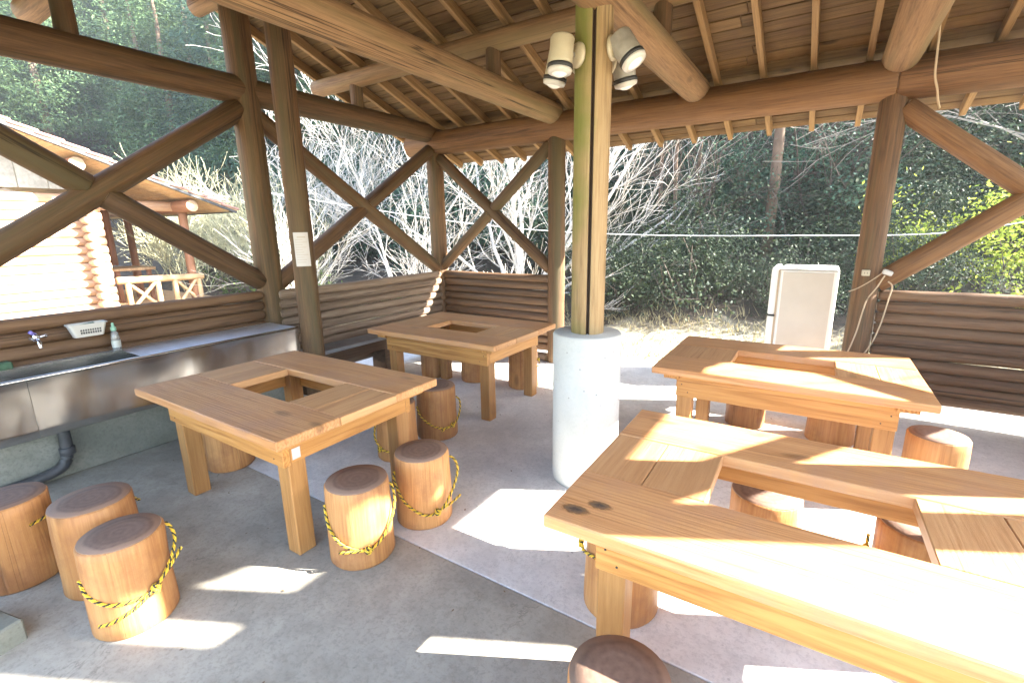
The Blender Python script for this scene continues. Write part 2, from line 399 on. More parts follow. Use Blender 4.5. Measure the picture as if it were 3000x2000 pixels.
def lathe(name, prof, seg=24, mat=None, parent=None, loc=(0, 0, 0), rot=None, cap=True):
    vs = []; fs = []
    for r, z in prof:
        for k in range(seg):
            a = 2*math.pi*k/seg; vs.append((r*math.cos(a), r*math.sin(a), z))
    for i in range(len(prof)-1):
        for k in range(seg): fs.append((i*seg+k, i*seg+(k+1) % seg, (i+1)*seg+(k+1) % seg, (i+1)*seg+k))
    if cap:
        fs.append(tuple(range(seg-1, -1, -1))); fs.append(tuple((len(prof)-1)*seg+k for k in range(seg)))
    me = mesh_np(name, vs, fs, True)
    return link(name, me, parent, (mat,), loc, rot)
def spline(pts, n=8):
    pts = [Vector(p) for p in pts]; out = []
    P = [pts[0]*2-pts[1]]+pts+[pts[-1]*2-pts[-2]]
    for i in range(1, len(P)-2):
        for k in range(n):
            t = k/n; a, b, c, d = P[i-1], P[i], P[i+1], P[i+2]
            out.append(.5*((2*b)+(c-a)*t+(2*a-5*b+4*c-d)*t*t+(3*b-a-3*c+d)*t**3))
    out.append(pts[-1]); return out
def copy_tree(o, parent=None):
    c = o.copy(); COL.objects.link(c)
    if parent: c.parent = parent
    for ch in list(o.children): copy_tree(ch, c)
    return c

# ------------------------------------------------------------------ ground
def hill(x, y):
    s = -.10*x+.99*y-2.7+.5*math.sin(x*.35+1)+.25*math.sin(x*.9)
    z = -.10
    s = max(s, (-x-17)*.8-1.5+.06*y) if y > -25 else s
    if s > 0: z += .30*s if s < 5 else 1.5+.74*(s-5)
    if s > 48: z = -.10+1.5+.74*43-.1*(s-48)
    z += (.10*math.sin(x*1.7+y*.6)*math.sin(y*1.3)+.25*math.sin(x*.4)*math.sin(y*.33+1))*min(1, max(0, s)/3)
    return z
gx = list(np.concatenate([np.arange(-70, -16, 3), np.arange(-16, 16, .5), np.arange(16, 71, 3)]))
gy = list(np.concatenate([np.arange(-60, -8, 4), np.arange(-8, 16, .5), np.arange(16, 91, 3)]))
vs = [(x, y, hill(x, y)) for y in gy for x in gx]; nx = len(gx)
fs = [(j*nx+i, j*nx+i+1, (j+1)*nx+i+1, (j+1)*nx+i) for j in range(len(gy)-1) for i in range(nx-1)]
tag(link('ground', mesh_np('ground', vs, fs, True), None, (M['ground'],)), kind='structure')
# concrete floor: old slab in front of the joint, paler slab behind it
XL, XR, YB, YM, YF = -1.03, 5.50, 0.0, -2.40, -4.80
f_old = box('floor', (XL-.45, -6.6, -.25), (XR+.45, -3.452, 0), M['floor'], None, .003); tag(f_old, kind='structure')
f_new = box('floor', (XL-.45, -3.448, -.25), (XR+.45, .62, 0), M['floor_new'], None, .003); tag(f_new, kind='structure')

# ------------------------------------------------------------------ the pavilion
pav = empty('log_pavilion', (2.235, -2.4, 0))
tag(pav, 'open log pavilion of round posts, crossed braces and boarded roof over concrete floor', 'pavilion')
PO = Vector((2.235, -2.4, 0))
def PL(name, p0, p1, r0, r1=None, mat=None, **kw):
    return log(name, Vector(p0)-PO, Vector(p1)-PO, r0, r1, mat, pav, **kw)
def PB(name, lo, hi, mat, bev=.004): return box(name, Vector(lo)-PO, Vector(hi)-PO, mat, pav, bev)
BZ, BR = 2.665, .15            # plate logs along X
TZ, TR = 2.79, .115            # ties and gable logs along Y
Q1, Q2 = .765, 3.70
for yy in (YB, YF):
    PL('plate_beam', (XL-.42, yy, BZ+.015), (Q2, yy, BZ-.005), BR*.93, BR*1.03, M['beam'], rings=12, seg=24, wob=.015)
    PL('plate_beam', (Q2+.004, yy, BZ-.005), (XR+.42, yy, BZ-.02), BR*1.05, BR*1.02, M['beam'], rings=8, seg=24, wob=.015)
PL('gable_beam', (XL, YB+.12, TZ), (XL, YF-.3, TZ), .11, .115, M['post'], rings=10, seg=20, wob=.02)
PL('gable_beam', (XR, YB+.12, 2.745), (XR, YF-.3, 2.745), .10, .10, M['post'], rings=10, seg=20, wob=.015)
PL('tie_beam', (Q1, -.06, TZ+.0), (Q1, YF+.05, TZ+.02), .112, .125, M['tie'], rings=10, seg=20, wob=.02)
PL('tie_beam', (2.235, -.06, TZ), (2.235, YF+.05, TZ), .112, .12, M['tie'], rings=10, seg=20, wob=.02)
PL('tie_beam', (Q2, -.06, TZ), (Q2, YF+.05, TZ), .12, .125, M['tie'], rings=10, seg=20, wob=.02)
# posts
for (x, y, top, r) in ((XL, YB, BZ, .108), (Q1, YB, BZ, .096), (Q2, YB, BZ, .094), (XR, YB, BZ, .10),
                       (XL, YF, BZ, .10), (Q1-.1, YF-.05, BZ, .096), (XR, YF, BZ, .10)):
    PL('post', (x, y, 0), (x, y, top), r*1.03, r, M['post'], rings=8, seg=20, wob=.02)
P0Y = -2.44
PL('post', (XL+.0, P0Y, 0), (XL, P0Y, 3.62), .115, .112, M['post'], rings=9, seg=20, wob=.025)
PL('post', (XR, -2.325, 0), (XR, -2.325, 3.62), .097, .095, M['post'], rings=9, seg=20, wob=.02)
P1 = Vector((-.455, -2.435, 0))
PL('post', P1, P1+Vector((0, 0, 3.5)), .098, .092, M['post'], rings=9, seg=20, wob=.02)
PL('post', (4.90, -2.31, 0), (4.90, -2.31, 3.5), .105, .10, M['post'], rings=9, seg=20, wob=.02)
# centre pillar: timber on a round concrete base
PC = Vector((2.213, -2.339, 0))
pb = lathe('pillar_base', [(.206, 0), (.209, .02), (.2085, .955), (.204, .965), (.199, .968)], 40, M['conc_pillar'], pav, PC-PO)
pl = link('pillar_post', log_mesh('pillar_post', 2.64, .1, .102, 96, 14, .010, .006, split=math.atan2(CAM.y-PC.y, CAM.x-PC.x)+.02), pav, (M['pillar'], M['log_end'], M['crack']), PC-PO+Vector((0, 0, .962)))
# purlins, ridge and their struts
def rz(y, base): return base-.364*y if y > YM else base-.364*(2*YM-y)
for y in (-1.2, YM, 2*YM+1.2):
    PL('purlin', (-1.70, y, rz(y, 2.822)-.088), (5.95, y, rz(y, 2.822)-.088), .088, .086, M['tie'], rings=14, seg=18, wob=.035)
for x in (XL, Q1, 2.235, Q2, XR):
    for y in (-1.2, 2*YM+1.2):
        PL('strut', (x, y, TZ+.06), (x, y, rz(y, 2.822)-.10), .066, .064, M['post'], seg=14)
# crossed braces
def X_brace(A, B, z0, z1, r, mat, z1b=None):
    z1b = z1b or z1
    A = Vector(A); B = Vector(B)
    d = (B-A).normalized()
    a0 = A+d*.07; b0 = B-d*.07
    PL('brace', (a0.x, a0.y, z1), (b0.x, b0.y, z0), r, r*.97, mat, seg=18, wob=.02)
    # the second brace is let into the first, in two halves
    m = (a0+b0)/2; zm = (z0+z1b)/2
    L = Vector((b0.x-a0.x, b0.y-a0.y, z1b-z0)); u = L.normalized()*(r*.55)
    PL('brace', (a0.x, a0.y, z0), (m.x-u.x, m.y-u.y, zm-u.z), r*.98, r*.96, mat, seg=18, wob=.02)
    PL('brace', (b0.x, b0.y, z1b), (m.x+u.x, m.y+u.y, zm+u.z), r*.98, r*.96, mat, seg=18, wob=.02)
ZB0, ZB1 = 1.12, 2.60
X_brace((XL, YB), (Q1, YB), ZB0, 2.50, .070, M['post'])
X_brace((XR, YB), (Q2, YB), ZB0-.02, 2.45, .082, M['beam'])
X_brace((XL, P0Y), (XL, YB), ZB0-.02, ZB1, .082, M['post'])
X_brace((XL, P0Y), (XL, YF), ZB0+.02, ZB1+.04, .090, M['post'])
X_brace((XR, -2.36), (XR, YB), ZB0, ZB1+.03, .075, M['post'], 2.38)
# low walls of stacked logs
def log_wall(A, B, z0, n, dz, mat, off=(0, 0), r=None, jit=0.):
    rg = random.Random(int(A[0]*100+B[1]*10)); A = Vector((*A, 0)); B = Vector((*B, 0)); o = Vector((*off, 0))
    d = (B-A).normalized()
    for i in range(n):
        z = z0+dz*(i+.5); rr = (r or dz*.52)*(1+rg.uniform(-.03, .03))
        if i == n-1: rr *= 1.05
        a = A+o+d*rg.uniform(0, jit); b = B+o-d*rg.uniform(0, jit)
        PL('wall_log', a+Vector((0, 0, z)), b+Vector((0, 0, z)), rr, rr*.98, mat, seg=12, rings=7, wob=.05, bev=.02)
log_wall((XL+.1, YB), (Q1-.06, YB), .13, 10, .0925, M['wall_log'], (0, -.01))
log_wall((Q2+.10, YB), (XR-.1, YB), .125, 10, .0925, M['wall_log'], (0, -.0))
log_wall((XL, P0Y+.0), (XL, YB-.10), .15, 10, .0905, M['grey_log'], (.085, 0), jit=.02)
log_wall((XL, YF), (XL, P0Y-.11), .15, 10, .0915, M['wall_log'], (.03, 0))
log_wall((XR, -2.3), (XR, YB-.1), .13, 10, .0905, M['wall_log'])
log_wall((XR, YF), (XR, -2.45), .13, 10, .0905, M['wall_log'])
PL('sill_log', (XL, -.02, .052), (Q1-.11, -.02, .052), .052, .052, M['grey_log'], seg=14)
# roof: covering, boards, rafters
SL = math.atan(.364)
EAVE, VX0, VX1 = .975, -1.76, 6.0
def roof_xf(side):
    """origin at the ridge, local y runs down the slope"""
    o = Vector((0, YM, rz(YM, 2.915)))
    return o
rl = (EAVE-YM)/math.cos(SL)
rg = random.Random(5)
for side in (1, -1):
    cov = link('roof', box_mesh('roof', VX1-VX0, rl+.02, .05, .004), pav, (M['tile'],))
    ang = -SL*side
    rotm = Matrix.Rotation(ang, 4, 'X')
    def on(yl, zl, x): # point in roof frame -> world
        return Vector((x, YM, rz(YM, 2.915)))+rotm@Vector((0, yl*side, zl))
    cov.location = on(rl/2, .048, (VX0+VX1)/2)-PO; cov.rotation_euler = (ang, 0, 0)
    nb = 30; w = rl/nb
    meshes = [box_mesh('roof_board', L, w-.009, .016, .003) for L in (4.4, VX1-VX0-4.4-.004, 3.3, VX1-VX0-3.3-.004)]
    for i in range(nb):
        y = (i+.5)*w
        a, b = ((meshes[0], meshes[1]), (meshes[2], meshes[3]), (meshes[1], meshes[0]), (meshes[3], meshes[2]))[i % 4]
        la = a.vertices; wa = max(v.co.x for v in la)*2; wb = max(v.co.x for v in b.vertices)*2
        zj = rg.uniform(-.005, .003)
        for me, cx in ((a, VX0+wa/2), (b, VX1-wb/2)):
            o = link('roof_board', me, cov, (M['board'],))
            o.location = cov_loc = (cx-(VX0+VX1)/2, (y-rl/2)*side, .010-.048+zj)
    rl2 = rl-.03
    rme = box_mesh('rafter', .045, rl2, .088, .003)
    x = -1.70
    while x < 5.99:
        o = link('rafter', rme, pav, (M['rafter'],)); o.location = on(rl2/2, -.043, x)-PO; o.rotation_euler = (ang, 0, 0)
        x = x+.372 if x > 5.6 or x+.372 < 5.9 else 5.975

# ------------------------------------------------------------------ tables
TW, TL, HW, HL, TH = 1.048, 1.443, .376, .586, .70
TB = box_mesh('top_board', TL, (TW-HW)/2-.001, .046, .005)
TE = box_mesh('end_board', (TL-HL)/4-.002, HW-.003, .044, .003)
BT = box_mesh('batten', .10, TW-.12, .038, .003)
AX = box_mesh('apron', TL-.28, .038, .115, .004)
AY = box_mesh('apron', .038, TW-.20-.08, .105, .004)
RL = box_mesh('rail', TL-.27, .05, .050, .003)
SCW = mesh_np('screw', [(.004*math.cos(k*1.0472), 0, .004*math.sin(k*1.0472)) for k in range(6)]+[(.004*math.cos(k*1.0472), .004, .004*math.sin(k*1.0472)) for k in range(6)], [tuple(range(6)), tuple(range(11, 5, -1))]+[(k, k+6, (k+1) % 6+6, (k+1) % 6) for k in range(6)])
LG = box_mesh('leg', .095, .095, .60, .005, 0)
def make_table(x, y, rz_, label):
    t = empty('wooden_table', (x, y, 0), rz_); tag(t, label, 'table', 'pine tables with a rectangular opening')
    for s_ in (-1, 1):
        link('top_board', TB, t, (M['table_x'],), (0, s_*(HW/2+(TW-HW)/4), TH-.023))
        for k in (0, 1):
            link('end_board', TE, t, (M['table_y'],), (s_*(HL/2+(TL-HL)/8+k*(TL-HL)/4), 0, TH-.0232-.001*k))
        link('batten', BT, t, (M['table_side_y'],), (s_*(TL/2-.115), 0, TH-.046-.019))
        link('apron', AX, t, (M['table_side'],), (0, s_*(TW/2-.10-.019+.0), .549))
        link('apron', AY, t, (M['table_side_y'],), (s_*(TL/2-.14-.019), 0, .554))
        link('rail', RL, t, (M['table_side'],), (0, s_*(TW/2-.09-.025), TH-.046-.0252))
        for q in (-1, 1):
            for dx, dz in ((.035, .575), (.075, .525)):
                link('screw', SCW, t, (M['black'],), (q*(TL/2-.14-dx), s_*(TW/2-.10-.001*(s_ > 0))-.002, dz))
            link('leg', LG, t, (M['table_leg'],), (s_*(TL/2-.142-.0475), q*(TW/2-.122-.0475), 0))
    return t
tA = make_table(.756, -3.430, .010, 'pine table with opening, beside the steel sink, white sticker on its leg')
tB = make_table(.580, -1.540, .010, 'pine table with opening, in the corner of the two log walls')
tC = make_table(3.230, -1.445, .012, 'pine table with opening and sun patches, in front of the white fridge')
tD = make_table(3.432, -3.262, .020, 'big sunlit pine table with dark knots on its corner, beside the concrete pillar base')
stk = box('sticker', (-.022, -.0006, -.028), (.022, .0006, .028), M['paper'], tA, 0)
stk.location = (TL/2-.1405, -(TW/2-.122-.048), .545); stk.rotation_euler = (0, 0, R(90))
mk = box('sticker_print', (-.014, -.0004, -.016), (.014, .0004, .016), plain('sticker_blue', (.45, .5, .62), .6), stk, 0); mk.location = (.0, -.0008, 0)
# knots in the corner of the sunny table: dark hearts fading into the board
kmat = NT('knot_wood'); _tc = kmat.n('ShaderNodeTexCoord'); _ln = kmat.n('ShaderNodeVectorMath', operation='LENGTH')
kmat.l(_tc.outputs['Object'], _ln.inputs[0]); _nz = kmat.noise(_tc.outputs['Object'], 90., 4, .6)
_rd = kmat.math('ADD', kmat.math('MULTIPLY', _ln.outputs['Value'], 34.), kmat.math('MULTIPLY_ADD', _nz, .9, -.45))
kmat.l(kmat.ramp(_rd, [(.15, (.05, .035, .03)), (.45, (.16, .10, .06)), (.8, (.33, .17, .07))]), kmat.b.inputs['Base Color'])
kmat.l(kmat.ramp(_rd, [(.55, (.85, .85, .85)), (.95, (0, 0, 0))]), kmat.b.inputs['Alpha']); kmat.b.inputs['Roughness'].default_value = .5
for (kx, ky, sx_) in ((-.585, -.385, 1.2), (-.645, -.445, 1.35)):
    kn = lathe('knot', [(.03, .0), (.015, .0003), (.0005, .0004)], 16, kmat.m, tD, (kx, ky, TH+.0004), cap=False); kn.scale = (1.4*sx_, .75*sx_, 1)

# ------------------------------------------------------------------ log stools
def rope_mesh(path, r=.0065, pitch=.034):
    """three-strand twist: two yellow strands, one black"""
    P = [Vector(p) for p in path]
    # resample
    d = [0]
    for i in range(1, len(P)): d.append(d[-1]+(P[i]-P[i-1]).length)
    n = max(8, int(d[-1]/.0052)); vs = []; fs = []; mi = []
    pts = []; j = 0
    for i in range(n+1):
        s_ = d[-1]*i/n
        while j < len(d)-2 and d[j+1] < s_: j += 1
        t = (s_-d[j])/max(1e-9, d[j+1]-d[j]); pts.append((P[j].lerp(P[j+1], t), s_))
    up = Vector((0, 0, 1)); fr = []
    x = None
    for i in range(n+1):
        tg = (pts[min(i+1, n)][0]-pts[max(i-1, 0)][0]).normalized()
        if x is None: x = tg.cross(up if abs(tg.z) < .9 else Vector((1, 0, 0))).normalized()
        x = (x-tg*x.dot(tg)).normalized(); fr.append((x, x.cross(tg)))
    for st in range(3):
        b = len(vs)
        for i in range(n+1):
            a = 2*math.pi*(pts[i][1]/pitch+st/3); X, Y = fr[i]
            c = pts[i][0]+(X*math.cos(a)+Y*math.sin(a))*r*.55
            for k in range(4):
                e = a+math.pi/2*k+.785; vs.append(c+(X*math.cos(e)+Y*math.sin(e))*r*.62)
        for i in range(n):
            for k in range(4):
                fs.append((b+i*4+k, b+i*4+(k+1) % 4, b+(i+1)*4+(k+1) % 4, b+(i+1)*4+k)); mi.append(1 if st == 2 else 0)
    me = mesh_np('rope', vs, fs, True); me.polygons.foreach_set('material_index', mi); return me
def make_stool(x, y, r, h, label, rope=None, tails=(), knot=None, seed=0, tilt=0):
    a = math.atan2(CAM.y-y, CAM.x-x)
    t = empty('log_stool', (x, y, 0)); tag(t, label, 'stool', 'log stools standing on the concrete floor')
    rg = random.Random(seed+11)
    me = log_mesh('trunk', h, r*1.03, r*.985, 40, 9, .013, .010, seed+300)
    link('trunk', me, t, (M['stool'], M['log_end'])).rotation_euler = (0, 0, rg.uniform(0, 6.28))
    top = [(r*.955, h-.004), (r*.945, h+.0015), (r*.5, h+.003), (.001, h+.0035)]
    lathe('seat_face', top, 40, M['stool_top'], t).rotation_euler = (0, 0, rg.uniform(0, 6.28))
    def P(da, z, off=.008):
        return Vector(((r*1.02+off)*math.cos(a+R(da)), (r*1.02+off)*math.sin(a+R(da)), z))
    if rope:
        ro = link('rope_handle', rope_mesh(spline([P(*p) for p in rope], 10)), t, (M['yellow'], M['blackrope']))
        for tl in tails:
            link('rope_end', rope_mesh(spline([P(*p) for p in tl], 8)), ro, (M['yellow'], M['blackrope']))
        if knot:
            c = P(*knot); rad = Vector((math.cos(a+R(knot[0])), math.sin(a+R(knot[0])), 0)); tn = Vector((-rad.y, rad.x, 0))
            kp = []
            for i in range(26):
                q = i/25*2*math.pi*2.2; w = .012+.004*math.sin(q*1.7)
                kp.append(c+rad*(.006+.007*math.cos(q*1.3))+tn*(w*math.cos(q)+.012*(i/25-.5))+Vector((0, 0, w*math.sin(q))))
            link('knot', rope_mesh(kp), ro, (M['yellow'], M['blackrope']))
    return t
loopR = [(-78, .27, .004), (-60, .215, .006), (-30, .175, .007), (5, .165, .008), (25, .18, .012), (50, .235, .018), (72, .30, .026), (84, .345, .018), (88, .375, .0)]
make_stool(1.077, -4.418, .145, .395, 'pale log stool with a yellow and black rope, half lit by a floor sun patch', loopR,
           [[(25, .18, .014), (48, .235, .03), (66, .275, .05)], [(25, .18, .014), (0, .135, .010), (-30, .098, .008), (-52, .08, .007)]], (25, .18, .012), 1)
make_stool(.690, -4.400, .155, .415, 'wide log stool standing between two others by the concrete block', [(95, .33, .01), (110, .31, .02), (125, .32, .02)], seed=2)
make_stool(.320, -4.610, .150, .41, 'dark log stool under the sink, rope stretched across to the next stool', [(20, .30, .004), (50, .305, .01), (80, .30, .012)], seed=3)
make_stool(1.576, -3.626, .153, .404, 'log stool with a sunlit rope knot, standing beside a table leg',
           [(-82, .31, .003), (-62, .215, .006), (-35, .15, .007), (0, .115, .010), (25, .13, .012), (50, .19, .015), (72, .27, .02), (82, .33, .012), (86, .36, 0)],
           [[(2, .115, .012), (-25, .12, .02), (-40, .105, .012)]], (8, .118, .012), 4)
make_stool(1.629, -3.229, .150, .403, 'tall narrow log stool with a looped rope hanging on both sides',
           [(-84, .30, .0), (-70, .26, .008), (-40, .17, .008), (-5, .105, .009), (20, .10, .012), (40, .13, .018), (62, .20, .03), (78, .28, .045), (84, .33, .03), (88, .355, .0)],
           [[(22, .105, .012), (52, .125, .03), (74, .135, .055)]], (24, .108, .012), 5)
make_stool(.937, -2.342, .155, .405, 'log stool tucked between the two tables near the sink side, rope on its front',
           [(-70, .26, .004), (-45, .19, .007), (-10, .13, .008), (20, .105, .01), (48, .12, .02), (66, .2, .035), (76, .28, .03), (82, .31, .0)],
           [[(30, .11, .012), (10, .085, .012)]], (42, .12, .016), 6)
make_stool(.930, -2.761, .143, .405, 'log stool half hidden behind a table leg, rope end at its foot',
           [(-80, .25, .004), (-68, .17, .02), (-45, .10, .012), (-15, .08, .008)], (), (-50, .10, .01), 7)
make_stool(.904, -.976, .148, .41, 'log stool by the open doorway, behind the corner table', [(20, .33, .0), (50, .25, .012), (70, .23, .02), (84, .28, .012)], (), (68, .3, .01), 8)
make_stool(.335, -1.050, .15, .41, 'reddish log stool in shade under the corner table', seed=9)
make_stool(-.16, -1.16, .14, .41, 'dark log stool against the bench under the corner table', seed=10)
make_stool(.020, -3.490, .145, .41, 'dark log stool between the sink base and the table', seed=11)
make_stool(4.045, -1.551, .142, .41, 'log stool with a sunlit top, facing the dark brown log wall',
           [(-84, .16, .01), (-60, .08, .007), (-20, .05, .008), (20, .10, .01), (50, .19, .015), (70, .26, .01)], (), (45, .16, .012), 12)
make_stool(2.983, -.868, .143, .41, 'log stool under the table by the white fridge, sun on its side', seed=13)
make_stool(3.565, -.885, .150, .41, 'log stool under the table by the fridge, close to a table leg', seed=14)
make_stool(3.282, -2.726, .150, .41, 'sunlit log stool under the opening of the sunny table, rope at its side',
           [(10, .32, .004), (40, .25, .01), (60, .22, .018), (80, .28, .012)], (), (60, .24, .012), 15)
make_stool(3.835, -2.677, .150, .41, 'log stool under the sunny table, half showing past the edge of its opening',
           [(-84, .30, .01), (-70, .24, .012), (-45, .2, .008)], (), (-72, .25, .01), 16)
make_stool(2.803, -3.260, .150, .41, 'log stool behind the front leg of the sunny table, rope knot at its side',
           [(-86, .35, .0), (-80, .30, .014), (-70, .27, .014), (-40, .29, .006)], (), (-80, .285, .014), 17)
make_stool(3.048, -3.964, .141, .42, 'log stool with a dark ringed top beside the long side of the sunny table', seed=18)

# ------------------------------------------------------------------ spotlights on the pillar
def spot(az, z, out, tilt, label, body, h=.150, r=.052):
    h *= .80; r *= 1.2; out *= 1.15; z += .045
    a = R(az); n = Vector((math.cos(a), math.sin(a), 0)); base = PC+n*.10
    t = empty('spotlight', (base.x, base.y, z), a); tag(t, label, 'spotlight', 'spotlights around the top of the pillar')
    lathe('mount_plate', [(.062, 0), (.062, .012), (.050, .022), (.014, .028)], 24, M['cream'], t, (0, 0, 0), (0, R(90), 0))
    tube('arm', [(.015, 0, 0), (.045, 0, 0), (out, 0, .0)], .012, M['greymetal'], t)
    h_ = empty_part = lathe('lamp_body', [(r*.55, h+.012), (r*.9, h+.010), (r, h), (r*.99, .012), (r*.97, .0)][::-1], 28, M[body], t, (out+.03, 0, -.06), (0, -R(tilt), 0))
    lathe('rubber_ring', [(r*.99, -.022), (r*1.07, -.020), (r*1.07, -.002), (r*.99, 0)], 28, M['black'], h_)
    ln = lathe('lamp_bezel', [(r*.72, -.046), (r*.98, -.040), (r*1.04, -.024), (r*1.0, -.0215)], 28, M['plastic'], h_)
    lathe('lens', [(.004, -.060), (r*.35, -.056), (r*.62, -.048), (r*.72, -.042)], 28, M['lens'], h_)
    return t
ac = math.degrees(math.atan2(CAM.y-PC.y, CAM.x-PC.x))     # towards the camera
spot(ac-52, 2.43, .075, 6, 'cream spotlight on the pillar, mounted in front of its twin on the table side', 'cream', .155)
spot(ac-112, 2.435, .085, 14, 'cream spotlight on the pillar, partly hidden behind its cream twin', 'cream', .15)
spot(ac+66, 2.46, .070, 34, 'grey-brown spotlight on the pillar with a bright round lens', 'greymetal', .15, .054)
spot(ac+128, 2.42, .085, 14, 'spotlight behind the pillar with only its lens and rim showing', 'greymetal', .15)

# ------------------------------------------------------------------ sink counter along the left wall
SX0, SX1, SY0, SY1, SZ = -.925, -.490, -5.6, -2.545, .765
sink = empty('sink_counter', (SX0, SY1, 0)); tag(sink, 'long stainless steel sink counter with a deep basin along the log wall', 'sink')
so = Vector((SX0, SY1, 0))
HX0, HX1, HY0, HY1 = -.880, -.535, -5.2, -3.715
bm = bmesh.new()
def addq(bm, pts): bm.faces.new([bm.verts.new(Vector(p)-so) for p in pts])
z = SZ
for (x0, x1, y0, y1) in ((SX0, HX0, SY0, SY1), (HX1, SX1, SY0, SY1), (HX0, HX1, HY1, SY1), (HX0, HX1, SY0, HY0)):
    addq(bm, [(x0, y0, z), (x1, y0, z), (x1, y1, z), (x0, y1, z)])
me = bpy.data.meshes.new('counter_top'); bm.to_mesh(me); bm.free(); link('counter_top', me, sink, (M['steel_top'],))
bm = bmesh.new(); zb = SZ-.22
addq(bm, [(HX0, HY0, z), (HX0, HY1, z), (HX0, HY1, zb), (HX0, HY0, zb)])
addq(bm, [(HX1, HY1, z), (HX1, HY0, z), (HX1, HY0, zb), (HX1, HY1, zb)])
addq(bm, [(HX0, HY1, z), (HX1, HY1, z), (HX1, HY1, zb), (HX0, HY1, zb)])
addq(bm, [(HX1, HY0, z), (HX0, HY0, z), (HX0, HY0, zb), (HX1, HY0, zb)])
addq(bm, [(HX0, HY0, zb), (HX0, HY1, zb), (HX1, HY1, zb), (HX1, HY0, zb)])
me = bpy.data.meshes.new('basin'); bm.to_mesh(me); bm.free(); link('basin', me, sink, (M['steel'],))
# front apron in three sheets, each slightly bowed
ys = [SY0, -4.30, -3.42, SY1]
for i in range(3):
    y0, y1 = ys[i]+.001, ys[i+1]-.001; n = 14; vs = []; fs = []; rg = random.Random(i+2)
    for j in range(n+1):
        for k, zz in enumerate((SZ-.012, SZ-.06, .58, .45, .395, .388)):
            t = j/n; bow = .006*math.sin(math.pi*t*2+i)*math.sin(math.pi*k/5)+.0035*math.sin(t*17+i*2+k)
            vs.append((SX1-so.x+bow+(.010 if k == 0 else 0)-(.012 if k == 5 else 0), y0+(y1-y0)*t-so.y, zz))
    for j in range(n):
        for k in range(5): fs.append((j*6+k, (j+1)*6+k, (j+1)*6+k+1, j*6+k+1))
    link('front_panel', mesh_np('front_panel', vs, fs, True), sink, (M['steel'],))
tube('front_lip', [Vector((SX1+.006, SY0, SZ-.002))-so, Vector((SX1+.006, SY1, SZ-.002))-so], .009, M['steel'], sink, 10)
box('end_panel', Vector((SX0, SY1-.004, .39))-so, Vector((SX1, SY1, SZ-.004))-so, M['steel'], sink, .001)
dp = tube('drain_pipe', [Vector(p)-so for p in spline([(-.70, -4.15, .56), (-.70, -4.155, .35), (-.70, -4.16, .2), (-.70, -4.19, .11), (-.70, -4.28, .07), (-.70, -4.5, .055), (-.70, -5.2, .05)], 6)], .034, M['pipe'], sink, 14)
lathe('pipe_collar', [(.034, 0), (.042, .004), (.042, .05), (.034, .054)], 18, M['pipe'], dp, Vector((-.70, -4.157, .17))-so)
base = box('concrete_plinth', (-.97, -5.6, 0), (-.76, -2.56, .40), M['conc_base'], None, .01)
tag(base, 'grey-green concrete plinth in the shade under the steel sink', 'plinth')
# tap
tap = empty('water_tap', (-.925, -4.14, .93)); tag(tap, 'chrome tap with a violet-blue grip on the log wall above the basin', 'tap')
lathe('flange', [(.026, 0), (.026, .006), (.014, .012), (.014, .04)], 16, M['chrome'], tap, (0, 0, 0), (0, R(90), 0))
tube('spout', spline([(.03, 0, 0), (.06, 0, .004), (.10, .0, -.004), (.115, 0, -.03), (.117, 0, -.05)], 5), .011, M['chrome'], tap, 10)
lathe('valve', [(.016, -.01), (.018, 0), (.016, .02), (.008, .028)], 14, M['chrome'], tap, (.05, 0, .01))
tube('grip', [(.05, 0, .032), (.056, -.014, .046), (.060, -.024, .055)], .011, M['bluecap'], tap, 10)
tube('valve_key', [(.05, .02, .014), (.055, .055, .018)], .008, M['chrome'], tap, 8)
# basket
bk = empty('plastic_basket', (-.90, -3.875, .905)); tag(bk, 'white plastic basket with a row of slots hung on the log wall', 'basket')
def tray(name, w0, d0, w1, d1, h, th, mat, parent):
    def ring(w, d, z, n=6):
        pts = []
        rc = min(w, d)*.22
        for cx, cy, a0 in ((w/2-rc, d/2-rc, 0), (-w/2+rc, d/2-rc, 90), (-w/2+rc, -d/2+rc, 180), (w/2-rc, -d/2+rc, 270)):
            for k in range(n): a = R(a0+90*k/(n-1)); pts.append((cx+rc*math.cos(a), cy+rc*math.sin(a), z))
        return pts
    rs = [ring(w0-2*th, d0-2*th, th), ring(w1-2*th, d1-2*th, h), ring(w1+.012, d1+.012, h+.002), ring(w1+.012, d1+.012, h-.006), ring(w1, d1, h-.007), ring(w0, d0, 0)]
    vs = [p for r_ in rs for p in r_]; n = 24; fs = []
    for i in range(len(rs)-1):
        for k in range(n): fs.append((i*n+k, i*n+(k+1) % n, (i+1)*n+(k+1) % n, (i+1)*n+k))
    fs.append(tuple(range(n))); fs.append(tuple(reversed([5*n+k for k in range(n)])))
    return link(name, mesh_np(name, vs, fs), parent, (mat,))
tr = tray('tray', .075, .16, .095, .205, .088, .003, M['plastic'], bk); tr.location = (.03, 0, 0)
for i in range(9):
    for j in range(2):
        o = box('slot', (-.002, -.0045, -.007), (.002, .0045, .007), M['metal_dark'], tr, .0)
        o.location = (.0405+.0015*(j), -.045+i*.013, .028+j*.019)
sp = box('scrub_sponge', (-.03, -.045, -.02), (.03, .045, .02), M['green'], None, .006); sp.location = (-.872, -3.865, .965); sp.rotation_euler = (.1, .2, .1)
tag(sp, 'green scrub sponge lying in the white basket', 'sponge')
sp2 = box('scrub_sponge', (-.035, -.06, -.024), (.035, .06, .024), M['green'], None, .008); sp2.location = (-.895, -4.335, .79); sp2.rotation_euler = (0, 0, .1)
tag(sp2, 'dark green scrub pad on the back ledge of the sink', 'sponge')
